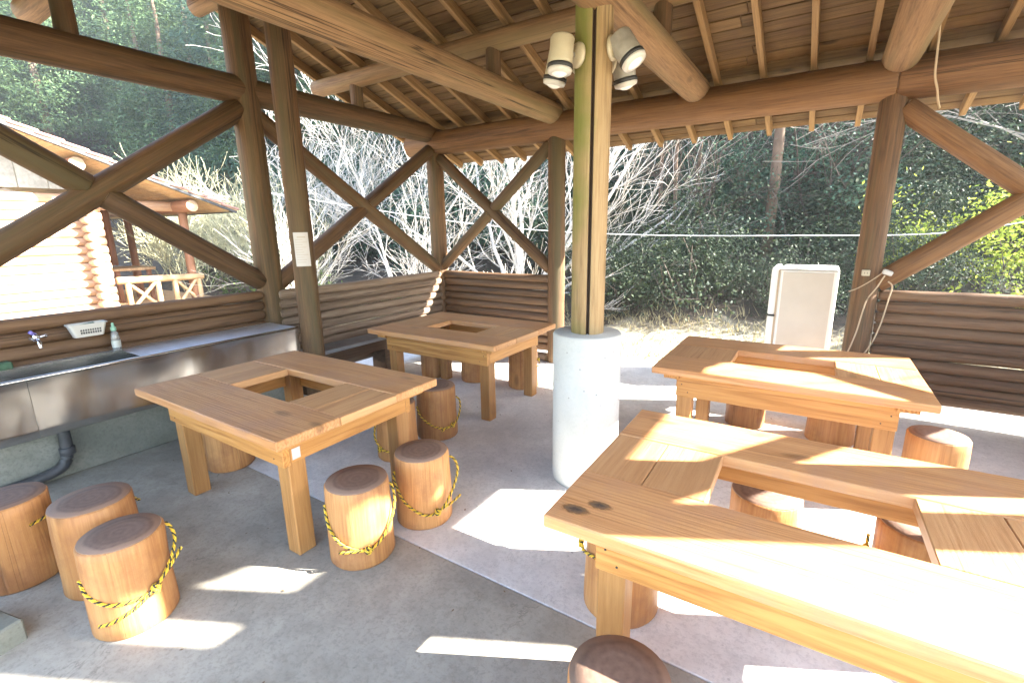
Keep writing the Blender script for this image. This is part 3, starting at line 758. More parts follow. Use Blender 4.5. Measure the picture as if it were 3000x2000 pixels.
bt = empty('detergent_bottle', (-.86, -3.735, SZ)); tag(bt, 'clear detergent bottle with a pale green cap at the end of the basin', 'bottle')
lathe('bottle_body', [(.024, 0), (.027, .006), (.027, .09), (.024, .12), (.018, .14), (.013, .15)], 20, M['clear'], bt)
lathe('label_band', [(.0275, .03), (.0275, .08)], 20, plain('bottle_label', (.45, .47, .44), .5), bt, cap=False)
lathe('cap', [(.017, .150), (.017, .175), (.010, .180), (.008, .205), (.004, .208)], 16, M['greencap'], bt)
# bench along the wall beyond the sink
bn = empty('wall_bench', (-.78, -1.5, 0)); tag(bn, 'low bench with a grey top along the greyish log wall', 'bench')
box('seat', (-.16, -.86, .405), (.145, 1.18, .445), M['bench_top'], bn, .006)
box('front_board', (.10, -.86, .30), (.138, 1.18, .403), M['dark_wood'], bn, .004)
for yy in (-.8, .15, 1.1): box('leg', (-.13, yy-.04, 0), (.09, yy+.04, .403), M['dark_wood'], bn, .004)
# concrete block by the stools
cb = box('concrete_block', (-.16, -.10, 0), (.10, .10, .19), M['conc_base'], None, .008); cb.location = (.745, -4.84, 0); cb.rotation_euler = (0, 0, .25)
tag(cb, 'mossy grey concrete block on the floor beside the stools', 'block')

# ------------------------------------------------------------------ notice on the inner post
aN = math.atan2(CAM.y-P1.y, CAM.x-P1.x)
def curved_sheet(name, c, r, a0, a1, z0, z1, mat, parent=None, n=8):
    vs = []; fs = []
    for i in range(n+1):
        a = a0+(a1-a0)*i/n
        for zz in (z0, z1): vs.append((r*math.cos(a), r*math.sin(a), zz))
    for i in range(n): fs.append((2*i, 2*i+2, 2*i+3, 2*i+1))
    o = link(name, mesh_np(name, vs, fs, True), parent, (mat,)); o.location = c; return o
nt = curved_sheet('paper_notice', (P1.x, P1.y, 0), .100, aN-.62, aN+.62, 1.30, 1.585, M['paper'])
tag(nt, 'white printed paper notice taped round a log post', 'notice')
rg = random.Random(8)
for i in range(11):
    zz = 1.545-i*.021
    if i == 0: curved_sheet('printed_line', (0, 0, 0), .1008, aN-.32, aN+.36, zz-.004, zz+.004, M['ink'], nt); continue
    curved_sheet('printed_line', (0, 0, 0), .1008, aN-.48, aN-.48+rg.uniform(.5, .95), zz-.0018, zz+.0018, M['ink'], nt)

# ------------------------------------------------------------------ fridge, outlet, cords
fr = empty('refrigerator', (3.25, .46, 0)); tag(fr, 'old white refrigerator standing outside the back opening with its side turned in', 'refrigerator')
def rbox(name, lo, hi, mat, bev, parent):
    lo = Vector(lo); hi = Vector(hi); bm = bmesh.new(); bmesh.ops.create_cube(bm, size=1)
    c = (lo+hi)/2; d = hi-lo
    for v in bm.verts: v.co = Vector((v.co.x*d.x, v.co.y*d.y, v.co.z*d.z))
    bmesh.ops.bevel(bm, geom=list(bm.edges), offset=bev, segments=3, affect='EDGES', profile=.5)
    me = bpy.data.meshes.new(name); bm.to_mesh(me); bm.free()
    me.polygons.foreach_set('use_smooth', [False]*len(me.polygons)); o = link(name, me, parent, (mat,)); o.location = c; return o
rbox('cabinet', (-.215, -.005, .06), (.275, .515, 1.175), M['white'], .022, fr)
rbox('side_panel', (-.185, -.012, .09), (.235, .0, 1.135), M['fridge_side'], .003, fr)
rbox('door', (-.290, -.008, .70), (-.228, .515, 1.175), M['white'], .018, fr)
rbox('door', (-.290, -.008, .07), (-.228, .515, .690), M['white'], .018, fr)
box('hinge', (-.285, -.012, .688), (-.222, .0, .703), M['black'], fr, .002)
box('gasket', (-.2285, .0, .08), (-.2145, .50, 1.16), M['cord'], fr, .001)
box('top_trim', (-.215, -.0085, 1.150), (.275, .0, 1.160), M['greymetal'], fr, .001)
for xx in (-.18, .23):
    for yy in (.06, .45): lathe('foot', [(.02, 0), (.02, .06)], 10, M['black'], fr, (xx, yy, 0))
ob = empty('power_outlet', (3.685, -.098, 1.195)); tag(ob, 'small beige power outlet box screwed to the post by the fridge', 'outlet')
box('outlet_box', (-.028, -.03, -.024), (.028, .012, .024), M['cream'], ob, .004)
for dx in (-.009, .009): box('slot', (dx-.0015, -.0312, -.008), (dx+.0015, -.0295, .008), M['black'], ob, 0)
pg = empty('plug_adaptor', (3.825, -.12, 1.20)); tag(pg, 'white plug adaptor hanging by the lower brace beside the post', 'plug')
box('adaptor', (-.035, -.02, -.018), (.035, .02, .022), M['plastic'], pg, .008).rotation_euler = (0, .35, 0)
tube('prong_lead', spline([(-.03, 0, -.0), (-.10, .01, -.07), (-.17, .03, -.13), (-.235, .01, -.165)], 5), .0045, M['cord'], pg, 6)
c1 = tube('extension_cord', spline([(3.81, -.13, 1.18), (3.77, -.13, 1.08), (3.72, -.13, .98), (3.70, -.135, .86), (3.68, -.14, .70), (3.64, -.15, .52), (3.60, -.16, .40), (3.55, -.18, .01)], 6), .006, M['cord'], None, 6)
tag(c1, 'beige cord running down the post from the white plug adaptor', 'cord')
c2 = tube('extension_cord', spline([(3.84, -.10, 1.13), (3.87, -.11, 1.09), (3.86, -.10, .98), (3.84, -.10, .80), (3.80, -.10, .62), (3.74, -.11, .48), (3.70, -.12, .36), (3.68, -.16, .01)], 6), .006, M['cord'], None, 6)
tag(c2, 'beige cord hanging over the top log of the low wall', 'cord')
c3 = tube('hanging_rope', spline([(3.86, -.30, 3.0), (3.885, -.22, 2.80), (3.90, -.185, 2.62), (3.93, -.16, 2.52), (3.95, -.10, 2.46), (3.98, 0, 2.42)], 6), .008, M['cord'], None, 6)
tag(c3, 'thin brown rope hanging from the roof over the big plate log', 'rope')

# ------------------------------------------------------------------ log cabin beyond the left wall
cab = empty('log_cabin', (-8.5, -1.6, 0)); CO = Vector((-8.5, -1.6, 0))
tag(cab, 'sunlit log cabin with a tiled gable roof and veranda behind the sink wall', 'cabin')
def CL(name, p0, p1, r0, r1=None, mat=None, parent=None, **kw):
    return log(name, Vector(p0)-CO, Vector(p1)-CO, r0, r1, mat, parent or cab, **kw)
def CB(name, lo, hi, mat, parent=None, bev=.004): return box(name, Vector(lo)-CO, Vector(hi)-CO, mat, parent or cab, bev)
CYc = -1.60
for i in range(15):
    zc = .05+.158*i
    CL('wall_log', (-8.5, -9.5, zc), (-8.5, CYc+.26, zc), .083, .083, M['cabin_log'], seg=14, wob=.03)
    CL('corner_log', (-13.5, CYc, zc+.079), (-8.18, CYc, zc+.079), .080, .083, M['cabin_log'], seg=14, wob=.03, end=M['cabin_red'])
    if i % 2 == 0: CL('corner_log', (-13.5, -6.5, zc+.079), (-8.18, -6.5, zc+.079), .08, .08, M['cabin_log'], seg=12, wob=.03)
# gable infill, planks with battens
gz = lambda y: 3.40-.377*(y+2.6)
gy0, gz0 = -5.6, 2.44
RIDGE = -5.9
def rz2(y): return gz(y) if y > RIDGE else gz(2*RIDGE-y)
for k in range(19):
    y0 = -9.2+k*.40; y1 = y0+.39; z1 = min(rz2(y0), rz2(y1))-.26
    if z1 > 2.46 and y1 < -1.3: CB('gable_plank', (-8.52, y0, 2.42), (-8.47, y1, z1), M['greymetal'], None, .004)
# roof
crl = (.80-RIDGE)/math.cos(math.atan(.377)); csl = math.atan(.377)
for side in (1, -1):
    ang = -csl*side; rm = Matrix.Rotation(ang, 4, 'X')
    ro = link('roof', box_mesh('roof', 7.0, crl, .03, .003), cab, (M['metal_dark'],))
    def onr(yl, zl, x): return Vector((x, RIDGE, gz(RIDGE)-.07))+rm@Vector((0, yl*side, zl))
    ro.location = onr(crl/2, 0, -11.1)-CO; ro.rotation_euler = (ang, 0, 0)
    nt_ = 22; w = crl/nt_; tm = box_mesh('tile_row', 7.04, w+.05, .05, .012)
    bmz = box_mesh('soffit_board', 6.9, .155, .018, .003)
    for k in range(nt_):
        o = link('tile_row', tm, ro, (M['tile'],)); o.location = (.03, (k*w+w/2-crl/2)*side, .055); o.rotation_euler = (R(4.5)*side, 0, 0)
    for k in range(int(crl/.16)):
        o = link('soffit_board', bmz, ro, (M['deck_wood'],)); o.location = (0, (k*.16+.08-crl/2)*side, -.030)
    bb = link('barge_board', box_mesh('barge_board', .03, crl, .055, .003), ro, (M['metal_dark'],)); bb.location = (3.51, 0, -.005)
    bb2 = link('barge_trim', box_mesh('barge_trim', .03, crl, .02, .003), ro, (M['deck_wood'],)); bb2.location = (3.515, 0, .030)
for y in (-.02, -1.75, -3.8, -5.9, -8.0):
    CL('purlin', (-13.8, y, rz2(y)-.27), (-7.72, y, rz2(y)-.27), .115, .12, M['cabin_red'], seg=16)
CL('veranda_beam', (-8.5, CYc-.4, 2.16), (-8.5, .2, 2.16), .10, .10, M['cabin_log'], seg=16)
for (x, y) in ((-8.5, .10), (-11.5, .10)):
    CL('veranda_post', (x, y, .1), (x, y, 2.1), .085, .08, M['cabin_red'], seg=16)
CL('veranda_post', (-10.6, -.62, .9), (-10.6, -.62, 2.2), .08, .08, M['cabin_red'], seg=16)
for k in range(16):
    CB('deck_board', (-13.0, CYc+.12+k*.14, .06), (-8.35, CYc+.12+k*.14+.134, .10), M['deck_wood'], None, .003)
CL('rail', (-8.42, CYc+.28, .70), (-8.42, .28, .66), .075, .07, M['deck_wood'], seg=14)
for y in (-1.15, -.62, -.30, .18): CL('rail_post', (-8.42, y, .08), (-8.42, y, .66), .05, .05, M['deck_wood'], seg=12)
for (a, b) in ((-1.12, -.66), (-.26, .14)):
    CL('rail_brace', (-8.42, a, .12), (-8.42, b, .62), .035, .035, M['deck_wood'], seg=10)
    CL('rail_brace', (-8.45, b, .12), (-8.45, a, .62), .035, .035, M['deck_wood'], seg=10)
dt = empty('deck_table', (-10.2, -.55, .10)); tag(dt, 'brown wooden table on the cabin veranda', 'table')
box('table_top', (-.5, -.42, .70), (.5, .42, .76), M['deck_wood'], dt, .01)
for sx in (-.4, .4):
    for sy in (-.3, .3): box('leg', (sx-.04, sy-.04, 0), (sx+.04, sy+.04, .70), M['cabin_red'], dt, .004)

# ------------------------------------------------------------------ vegetation
def seg_mesh(name, segs, n=4):
    """segs: list of (p0,p1,r0,r1)"""
    A = np.array([s[0] for s in segs]); B = np.array([s[1] for s in segs]); r0 = np.array([s[2] for s in segs]); r1 = np.array([s[3] for s in segs])
    T = B-A; Ln = np.linalg.norm(T, axis=1, keepdims=True); T = T/np.maximum(Ln, 1e-9)
    up = np.tile([0, 0, 1.], (len(A), 1)); up[np.abs(T[:, 2]) > .95] = [1, 0, 0]
    X = np.cross(T, up); X /= np.linalg.norm(X, axis=1, keepdims=True); Y = np.cross(X, T)
    A = A-T*(r0[:, None]*.3); B = B+T*(r1[:, None]*.3)
    q = []
    for k in range(n):
        a0 = 2*math.pi*k/n; a1 = 2*math.pi*(k+1)/n
        def pt(C, r, a): return C+(X*math.cos(a)+Y*math.sin(a))*r[:, None]
        q.append(np.stack([pt(A, r0, a0), pt(A, r0, a1), pt(B, r1, a1), pt(B, r1, a0)], 1))
    V = np.concatenate(q, 0).reshape(-1, 3)
    return quads_np(name, V, 4)
def leaf_mesh(name, C, nrm, size, rng, asp=.55, jit=1.0):
    """one kite-shaped leaf per centre"""
    n = len(C); N = nrm+rng.normal(0, jit, (n, 3)); N /= np.linalg.norm(N, axis=1, keepdims=True)
    U = np.cross(N, rng.normal(0, 1, (n, 3))); U /= np.linalg.norm(U, axis=1, keepdims=True); W = np.cross(N, U)
    s_ = size*(.6+.8*rng.random((n, 1)))
    V = np.stack([C-U*s_*.5, C+W*s_*asp*.5+U*s_*.05, C+U*s_*.55, C-W*s_*asp*.5+U*s_*.05], 1)
    return quads_np(name, V.reshape(-1, 3), 4)
def grow(rng, p, d, L, r, lev, maxlev, segs, spread=.7, up=.15, kids=(5, 6, 5, 4), shrink=.55, rmin=.006, wob=.16, nseg=6):
    d = d/np.linalg.norm(d); n = max(2, nseg-lev); pts = [p]; rr = r
    for i in range(n):
        d = d+rng.normal(0, wob, 3)+np.array([0, 0, up*.3]); d /= np.linalg.norm(d)
        q = p+d*L/n; r2 = max(rmin, r*(1-(i+1)/n*.62)); segs.append((p, q, rr, r2)); p = q; rr = r2; pts.append((p, d.copy(), rr))
    if lev < maxlev:
        k = kids[min(lev, len(kids)-1)]
        for j in range(k):
            i = 1+int((n-1)*((j+.6*rng.random())/k)+.35); i = min(max(i, 1), n)
            q, dd, r_ = pts[i]
            ax = np.cross(dd, rng.normal(0, 1, 3)); ax /= np.linalg.norm(ax)
            nd = dd+ax*(spread*(.7+.6*rng.random())); 
            grow(rng, q, nd, L*shrink*(.7+.6*rng.random()), r_*.52, lev+1, maxlev, segs, spread, up, kids, shrink, rmin, wob, nseg)
def bare_tree(name, loc, label, cat, stems, seed, mat, group=None, maxlev=3, rmin=.006, kids=(6, 7, 6, 4), **kw):
    rng = np.random.default_rng(seed); t = empty(name, loc); tag(t, label, cat, group)
    main = []; tw = []
    for (d, L, r, off) in stems:
        segs = []; grow(rng, np.array(off, float), np.array(d, float), L, r, 0, maxlev, segs, rmin=rmin, kids=kids, **kw)
        for s_ in segs:
            if loc[1]+s_[1][1] < 1.3 and -2.4 < loc[0]+s_[1][0] < 6.6: continue
            (main if s_[2] > .022 else tw).append(s_)
    if main: link('trunk', seg_mesh('trunk', main, 7), t, (mat,))
    link('twigs' if main else 'stems', seg_mesh('twigs', tw, 3), t, (mat,))
    return t
# the pale bare trees and bushes behind the low walls
bare_tree('bare_tree', (-1.75, 3.0, hill(-1.75, 3.0)), 'sun-bleached bare tree with many fanning stems behind the back wall corner', 'tree',
          [((-.75, .25, .95), 4.6, .048, (0, 0, 0)), ((-.25, .5, 1.0), 5.0, .052, (.1, .1, 0)), ((.0, -.1, 1.0), 4.6, .06, (.1, 0, 0)), ((.3, .1, 1.0), 4.8, .055, (.1, 0, 0)), ((.5, .25, .95), 4.9, .05, (.15, .05, 0)), ((.85, .35, .85), 5.6, .042, (.2, .05, .1)), ((1.15, .42, .60), 5.4, .042, (.2, .05, .1)), ((-1.1, .3, .55), 4.4, .04, (-.1, 0, .1))],
          21, M['bark_pale'], kids=(7, 7, 5, 3), spread=.52, up=.10, rmin=.0032, wob=.12, nseg=8, shrink=.46)
bare_tree('bare_tree', (-4.6, 2.6, hill(-4.6, 2.6)), 'pale bare tree rising behind the greyish log wall', 'tree',
          [((-.4, .1, 1), 4.4, .032, (0, 0, 0)), ((.35, .1, 1), 4.6, .032, (0, 0, 0)), ((.9, .2, .75), 4.2, .028, (0, 0, .1)), ((-.9, .3, .7), 4., .028, (0, 0, .1))],
          33, M['bark_pale'], kids=(6, 6, 5, 3), spread=.58, up=.08, rmin=.0034, wob=.12, nseg=8, shrink=.52)
bare_tree('bare_tree', (-9.6, 3.6, hill(-9.6, 3.6)), 'small pale bare tree standing behind the cabin roof end', 'tree',
          [((-.5, .1, 1), 3.6, .07, (0, 0, 0)), ((.2, .1, 1), 3.9, .07, (0, 0, 0)), ((.8, .1, .8), 3.4, .055, (0, 0, .2)), ((-1, 0, .7), 3., .05, (0, 0, .2))],
          44, M['bark_pale'], kids=(7, 6, 5, 3), spread=.55, up=.15, rmin=.006, wob=.18, nseg=7)
bare_tree('bare_tree', (7.2, 6.2, hill(7.2, 6.2)), 'bare tree with a dark trunk and drooping lit twigs behind the dark brown wall', 'tree',
          [((-.1, 0, 1), 6.2, .09, (0, 0, 0)), ((-.9, -.35, .75), 4.4, .026, (0, 0, 1.0)), ((-1.1, -.2, .45), 3.6, .022, (0, 0, 1.6)), ((-.8, -.5, .95), 3.8, .024, (0, 0, 2.2))],
          55, M['bark_grey'], kids=(5, 5, 4, 3), spread=.7, up=.05, rmin=.005)
for i, (x, y, s_, lab, mt) in enumerate(((-3.1, 1.5, 1.5, 'pale twiggy bush just behind the greyish log wall', 'bark_pale'), (-4.9, .6, 1.7, 'pale twiggy bush with green leaves at its foot, seen past the paper notice', 'bark_pale'),
                                     (-6.4, 1.4, 1.9, 'tall pale twiggy bush beyond the two tall posts', 'bark_pale'), (-7.9, 2.4, 1.8, 'straw-coloured twiggy bush at the end of the cabin veranda', 'bark_moss'),
                                     (-9.3, 2.6, 1.9, 'dense straw-coloured bush behind the veranda rail', 'bark_moss'), (-.6, 2.4, 1.0, 'pale twiggy bush behind the back wall under the bare tree', 'bark_pale'))):
    rg2 = random.Random(i); st = [((rg2.uniform(-.8, .8), rg2.uniform(-.6, .6), 1), s_*rg2.uniform(.7, 1.15), .016, (rg2.uniform(-.5, .5), rg2.uniform(-.3, .3), 0)) for _ in range(7)]
    bare_tree('twig_bush', (x, y, hill(x, y)), lab, 'bush', st, 70+i, M[mt], maxlev=2, rmin=.004, kids=(6, 5, 3), spread=.55, up=.1, wob=.1)
# dim bare trees standing in the shade of the wood
for i, (x, y, h) in enumerate(((3.1, 6.2, 4.2), (3.6, 7.0, 4.6), (1.5, 6.2, 3.6), (1.0, 5.6, 2.6))):
    bare_tree('bare_sapling', (x, y, hill(x, y)), 'thin brown bare sapling in the shade at the edge of the wood', 'tree',
              [((.05, 0, 1), h, .04, (0, 0, 0)), ((.5, .2, .9), h*.7, .025, (0, 0, .4)), ((-.55, .1, .8), h*.7, .025, (0, 0, .5))], 90+i, M['bark_dim'], 'brown saplings at the edge of the wood', maxlev=2, kids=(10, 8, 5), spread=.75, up=.05, rmin=.005)
for i, (x, y, s_) in enumerate(((-11.6, 1.6, 1.9), (-12.6, 2.6, 2.2), (-13.8, 2.0, 2.0), (-11.0, 3.0, 2.0), (-14.6, 3.4, 2.4))):
    rg2 = random.Random(i+40); st = [((rg2.uniform(-.8, .8), rg2.uniform(-.6, .6), 1), s_*rg2.uniform(.7, 1.15), .018, (rg2.uniform(-.8, .8), rg2.uniform(-.5, .5), 0)) for _ in range(12)]
    bare_tree('twig_bush', (x, y, hill(x, y)), 'straw-coloured twiggy bush on the slope behind the cabin veranda', 'bush', st, 170+i, M['bark_moss'], 'straw-coloured bushes behind the veranda', maxlev=2, rmin=.006, kids=(7, 6, 4), spread=.6, up=.1, wob=.12)
# cedars
def cedar_proto(seed, H, lm):
    rng = np.random.default_rng(seed); C = []; N = []
    nl = int(H*3.2)
    for i in range(nl):
        t = (i+.5)/nl; zc = H*(.16+.84*t); Rr = (1-t)**.8*H*.20+.25
        nb = max(3, int(6*(1-t)+3))
        for b in range(nb):
            a = rng.random()*6.28; ext = Rr*(.75+.45*rng.random())
            nc = max(1, int(ext/.80))
            for c in range(nc):
                f = (c+.6+.4*rng.random())/nc; rad = ext*f
                cc = np.array([rad*math.cos(a), rad*math.sin(a), zc-.32*rad+.35*f*f])+rng.normal(0, .12, 3)
                m = int(30+44*f); sg = .19+.13*rng.random()
                pts = cc+rng.normal(0, 1, (m, 3))*[sg, sg, sg*.75]
                C.append(pts); N.append(np.tile([math.cos(a)*.6, math.sin(a)*.6, .8], (m, 1)))
    C = np.concatenate(C); N = np.concatenate(N)
    t = empty('cedar_tree')
    link('crown', leaf_mesh('crown', C, N, .17, rng, .30, .5), t, (lm,))
    pts = [(rng.normal(0, .04), rng.normal(0, .04), H*k/6*.97) for k in range(7)]; pts[0] = (0, 0, -.8)
    link('trunk', tube_mesh('trunk', pts, [.20*(H/11)*(1-k/7)+.02 for k in range(7)], 10), t, (M['bark_cedar'],))
    return t
protos = [cedar_proto(1, 11., M['leaf_cedar']), cedar_proto(2, 9.5, M['leaf_cedar2']), cedar_proto(3, 12.5, M['leaf_cedar']), cedar_proto(4, 10.5, M['leaf_cedar2'])]
labs = ['dark green cedar on the wooded hillside', 'blue-green cedar on the wooded hillside']
used = [0]*4; rg = random.Random(77)
spots = []
for row in range(11):
    sd = 8.5+row*3.2
    xx = -46.-row*1.3
    while xx < 30+row*1.0:
        x = xx+rg.uniform(-.7, .7); y = (sd+2.7+.10*x+rg.uniform(-.8, .8))/.99
        xx += rg.uniform(2.7, 3.9)
        if y-(x+2)*.53 < 6.6: continue
        if x > 6 and row > 7: continue
        # keep only what the frame (or its shade) needs
        d = Vector((x, y, 0))-CAM; fx = d.dot(_f); sx = d.dot(_r2)
        if x < 4 and (fx < 1 or abs(sx/fx) > 1.22): continue
        spots.append((x, y))
for row in range(5):
    y = -11.
    while y < 5:
        spots.append((-31-row*3.6+rg.uniform(-.8, .8), y+rg.uniform(-.6, .6))); y += rg.uniform(2.6, 3.6)
for i, (x, y) in enumerate(spots):
    k = rg.randrange(4); o = protos[k] if not used[k] else copy_tree(protos[k]); used[k] = 1
    s_ = rg.uniform(.8, 1.25); o.location = (x, y, hill(x, y)-.2); o.scale = (s_*rg.uniform(.95, 1.2), s_*rg.uniform(.95, 1.2), s_); o.rotation_euler = (rg.uniform(-.04, .04), rg.uniform(-.04, .04), rg.uniform(0, 6.28))
    tag(o, labs[k % 2], 'tree', ('dark green' if k % 2 == 0 else 'blue-green')+' cedars on the wooded hillside')
for k in range(4):
    if not used[k]:
        for c in list(protos[k].children): bpy.data.objects.remove(c)
        bpy.data.objects.remove(protos[k])
# bare lower trunks at the edge of the wood
for i, (x, y, r, h) in enumerate(((2.42, 5.6, .10, 13.), (.62, 5.6, .045, 9.), (.25, 5.9, .05, 9.), (.95, 6.2, .04, 9.), (4.3, 8.6, .08, 11.), (3.0, 7.6, .05, 10.), (1.6, 7.4, .06, 10.))):
    t = empty('tall_cedar', (x, y, hill(x, y)-.2)); rng = np.random.default_rng(300+i)
    tag(t, 'thick reddish cedar with a long bare trunk at the edge of the wood' if i == 0 else 'slim cedar with a long bare trunk at the edge of the wood', 'tree', None if i == 0 else 'slim bare-trunked cedars')
    link('trunk', tube_mesh('trunk', [(.03*math.sin(k*1.3+i), .03*math.cos(k+i), h*k/8) for k in range(9)], [r*(1-.07*k) for k in range(9)], 12), t, (M['bark_cedar'],))
    C = rng.normal(0, 1, (900, 3))*[.75, .75, .9]+[0, 0, h*.86]
    link('crown', leaf_mesh('crown', C, np.tile([0, 0, 1.], (900, 1)), .24, rng, .5, .8), t, (M['leaf_cedar'],))
    sg = []
    for k in range(14):
        a = rng.random()*6.28; z0 = h*(.25+.4*rng.random()); p = np.array([0, 0, z0])
        grow(rng, p, np.array([math.cos(a), math.sin(a), .1]), .7+.5*rng.random(), .015, 1, 2, sg, kids=(3, 4), rmin=.005)
    link('dead_branches', seg_mesh('dead_branches', sg, 3), t, (M['bark_dim'],))
# evergreen undergrowth
def shrub_proto(seed, R_, H, n, size, lm, name='evergreen_shrub'):
    rng = np.random.default_rng(seed); t = empty(name)
    nc = 26; cc = rng.normal(0, 1, (nc, 3))*[R_*.5, R_*.5, H*.26]+[0, 0, H*.55]; C = []; N = []
    for c in cc:
        m = n//nc; sg = R_*.2*(.6+.8*rng.random()); p = c+rng.normal(0, 1, (m, 3))*sg; C.append(p); N.append(np.tile((c-[0, 0, H*.3])/(np.linalg.norm(c)+.1)+[0, 0, .5], (m, 1)))
    C = np.concatenate(C); C[:, 2] = np.maximum(C[:, 2], .03)
    link('foliage', leaf_mesh('foliage', C, np.concatenate(N), size, rng, .5, .7), t, (lm,))
    sg = []
    for c in cc[:14]:
        b = np.array([rng.normal(0, .08), rng.normal(0, .08), 0]); m_ = (b+c)/2+rng.normal(0, .08, 3)
        sg += [(b, m_, .014, .010), (m_, c, .010, .006)]
    link('stems', seg_mesh('stems', sg, 4), t, (M['bark_dim'],)); return t
shp = [shrub_proto(401, 1.0, 1.5, 2400, .055, M['leaf_dark']), shrub_proto(402, .8, 1.1, 1900, .05, M['leaf_dark']), shrub_proto(403, 1.2, 2.2, 3600, .065, M['leaf_cedar2'])]
us = [0]*3; rg = random.Random(12)
sl = ['low glossy evergreen shrub on the shaded slope', 'small glossy evergreen shrub on the shaded slope', 'tall feathery evergreen shrub on the shaded slope']
n = 0
for i in range(700):
    x = rg.uniform(-17, 11); y = rg.uniform(2.9, 13.)+.10*x
    if y-(x+2)*.53 < 1.2 and x > 3: continue
    if x < .2 and y < 4.6+max(0, -x-5)*.05: continue
    if abs(x-2.4) < .4 and y < 5.6: continue
    if x > 5.2 and y < 6: continue
    d = Vector((x, y, 0))-CAM; fx = d.dot(_f); sx = d.dot(_r2)
    if abs(sx/fx) > 1.2: continue
    k = rg.choice((0, 1, 2, 2)) if y-.15*x > 6 else rg.choice((0, 1, 1))
    o = shp[k] if not us[k] else copy_tree(shp[k]); us[k] = 1; s_ = rg.uniform(.7, 1.25)
    o.location = (x, y, hill(x, y)-.08); o.scale = (s_, s_, s_*rg.uniform(.8, 1.2)); o.rotation_euler = (0, 0, rg.uniform(0, 6.28))
    tag(o, sl[k], 'shrub', ('low glossy shrubs', 'small glossy shrubs', 'tall feathery shrubs')[k]+' on the shaded slope')
    n += 1
    if n >= 290: break
for i in range(24):
    x = rg.uniform(-.2, 4.9); y = rg.uniform(3.0, 4.9)+.08*x
    if abs(x-2.4) < .3 and y < 5: continue
    k = rg.choice((0, 1)); o = copy_tree(shp[k]); s_ = rg.uniform(.45, .85)
    o.location = (x, y, hill(x, y)-.06); o.scale = (s_*1.1, s_*1.1, s_*rg.uniform(.7, 1.1)); o.rotation_euler = (0, 0, rg.uniform(0, 6.28))
    tag(o, sl[k], 'shrub', ('low glossy shrubs', 'small glossy shrubs')[k]+' on the shaded slope')
# big evergreen shrubs that keep the slope in shade
big = shrub_proto(404, 1.9, 3.6, 9500, .062, M['leaf_dark'], 'evergreen_bush')
for bi, (x, y, s_) in enumerate(((4.9, 6.6, .95), (5.6, 8.2, 1.1), (4.0, 8.4, 1.0), (3.7, 5.6, .5), (6.2, 9.8, 1.2), (8.6, 10.8, 1.3), (4.45, 4.6, .45), (7.3, 7.2, 1.35), (6.5, 7.4, 1.2), (8.4, 8.4, 1.5))):
    o = big if bi == 0 else copy_tree(big); o.location = (x, y, hill(x, y)-.15); o.scale = (s_, s_, s_); o.rotation_euler = (0, 0, x*7)
    tag(o, 'large dark evergreen bush at the edge of the wood behind the fridge', 'shrub', 'large dark bushes at the edge of the wood')
# yellow-green bush and small green plants in the sun
yb = shrub_proto(410, 1.25, 2.0, 5200, .085, M['leaf_bright'], 'leafy_bush'); yb.location = (5.65, 5.0, hill(5.65, 5.0)-.1); yb.scale = (.8, .75, .8)
tag(yb, 'bright yellow-green leafy bush beyond the dark brown low wall', 'bush')
for (x, y, s_, lab) in ((-9.2, 1.9, .9, 'mid-green leafy plant behind the veranda rail'), (-5.9, .9, .75, 'mid-green leafy plant between the two tall posts'), (-3.6, 2.3, .6, 'mid-green leafy plant behind the greyish log wall')):
    g = shrub_proto(int(-x*100), .8, 1.2, 1500, .07, M['leaf_mid'], 'leafy_bush'); g.location = (x, y, hill(x, y)-.05); g.scale = (s_*1.3, s_, s_); tag(g, lab, 'bush')
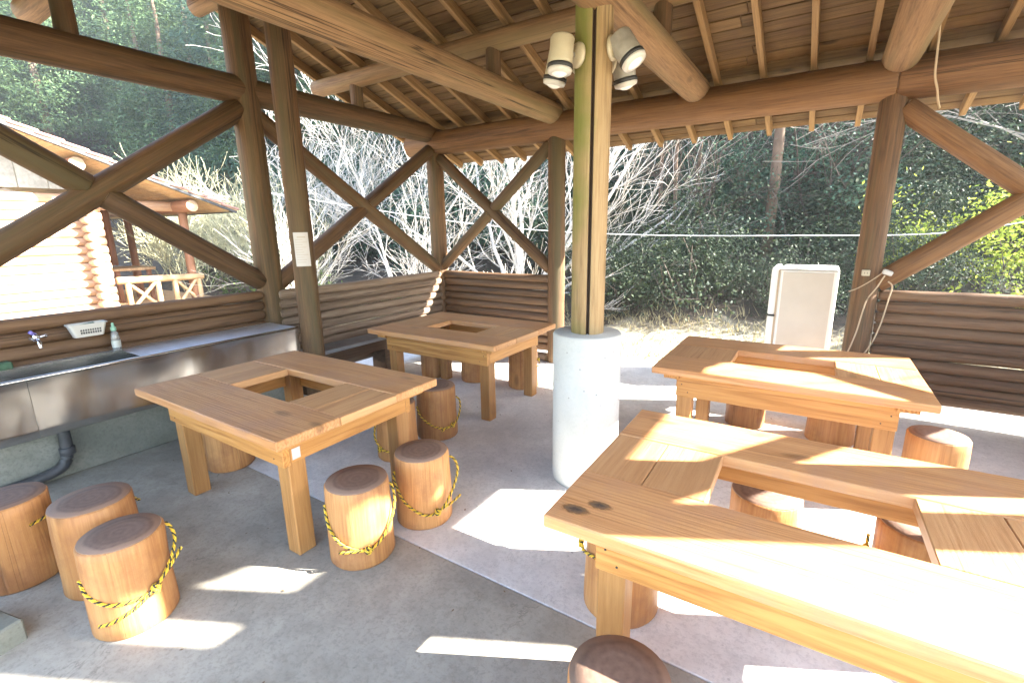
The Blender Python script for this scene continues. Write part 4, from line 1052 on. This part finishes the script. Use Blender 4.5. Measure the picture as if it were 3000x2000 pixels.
# dry grass and litter outside the slab
rng = np.random.default_rng(5)
def blades(name, n, x0, x1, y0, y1, h0, h1, mat, label, cat):
    x = rng.uniform(x0, x1, n); y = rng.uniform(y0, y1, n); z = np.array([hill(a, b) for a, b in zip(x, y)])
    h = rng.uniform(h0, h1, n); a = rng.uniform(0, 6.28, n); w = .006+.006*rng.random(n); le = rng.normal(0, .5, (n, 2))*h[:, None]
    P = np.stack([x, y, z-.01], 1); S = np.stack([np.cos(a)*w, np.sin(a)*w, 0*w], 1); T = P+np.stack([le[:, 0], le[:, 1], h], 1)
    V = np.stack([P-S, P+S, T], 1).reshape(-1, 3)
    tag(link(name, quads_np(name, V, 3), None, (mat,)), label, cat, kind='stuff')
blades('dry_grass', 12000, -8, 9, .66, 2.9, .03, .13, M['straw'], 'pale dry grass and litter on the ground outside the slab', 'grass')
blades('dead_grass_tufts', 1200, -8, 5, 2.5, 3.3, .06, .22, M['straw'], 'taller dead grass along the foot of the wooded slope', 'grass')
n_ = 150; C = np.stack([rng.uniform(-.4, 5.2, n_), rng.uniform(-4.9, .3, n_), np.full(n_, .004)], 1)
tag(link('floor_litter', leaf_mesh('floor_litter', C, np.tile([0, 0, 3.], (n_, 1)), .016, rng, .5, .35), None, (plain('dry_leaf_bits', (.16, .11, .06), .9),)), 'small dry leaf bits and grit scattered on the concrete floor', 'litter', kind='stuff')
# overhead cable
cb_pts = [Vector((-14, 6.0, 4.2))]
def dep(px, py, t): return CAM+(_f+_r2*((px-1500)/1385.69)+_u2*((1000-py)/1385.69))*t
a = dep(1500, 668, 8.0); b = dep(2350, 690, 7.0); c = dep(3000, 650, 6.4); a0 = a+(a-b)*1.2+Vector((0, 0, .6)); c0 = c+(c-b)*1.2+Vector((0, 0, .9))
tag(tube('overhead_cable', spline([a0, a, b, c, c0], 12), .0075, M['wire'], None, 6), 'thin white cable stretched between trees in front of the wood', 'cable')

# ------------------------------------------------------------------ air
hz = link('haze', box_mesh('haze', 150, 160, 54, 0), None, ()); hz.location = (0, 14, 25.5); tag(hz, kind='stuff')
hm = bpy.data.materials.new('hazy_air'); hm.use_nodes = True; ht = hm.node_tree; ht.nodes.clear()
pv = ht.nodes.new('ShaderNodeVolumePrincipled'); pv.inputs['Color'].default_value = (.92, .96, 1, 1); pv.inputs['Density'].default_value = HAZE; pv.inputs['Anisotropy'].default_value = .3
ho = ht.nodes.new('ShaderNodeOutputMaterial'); ht.links.new(pv.outputs[0], ho.inputs['Volume']); hz.data.materials.append(hm)
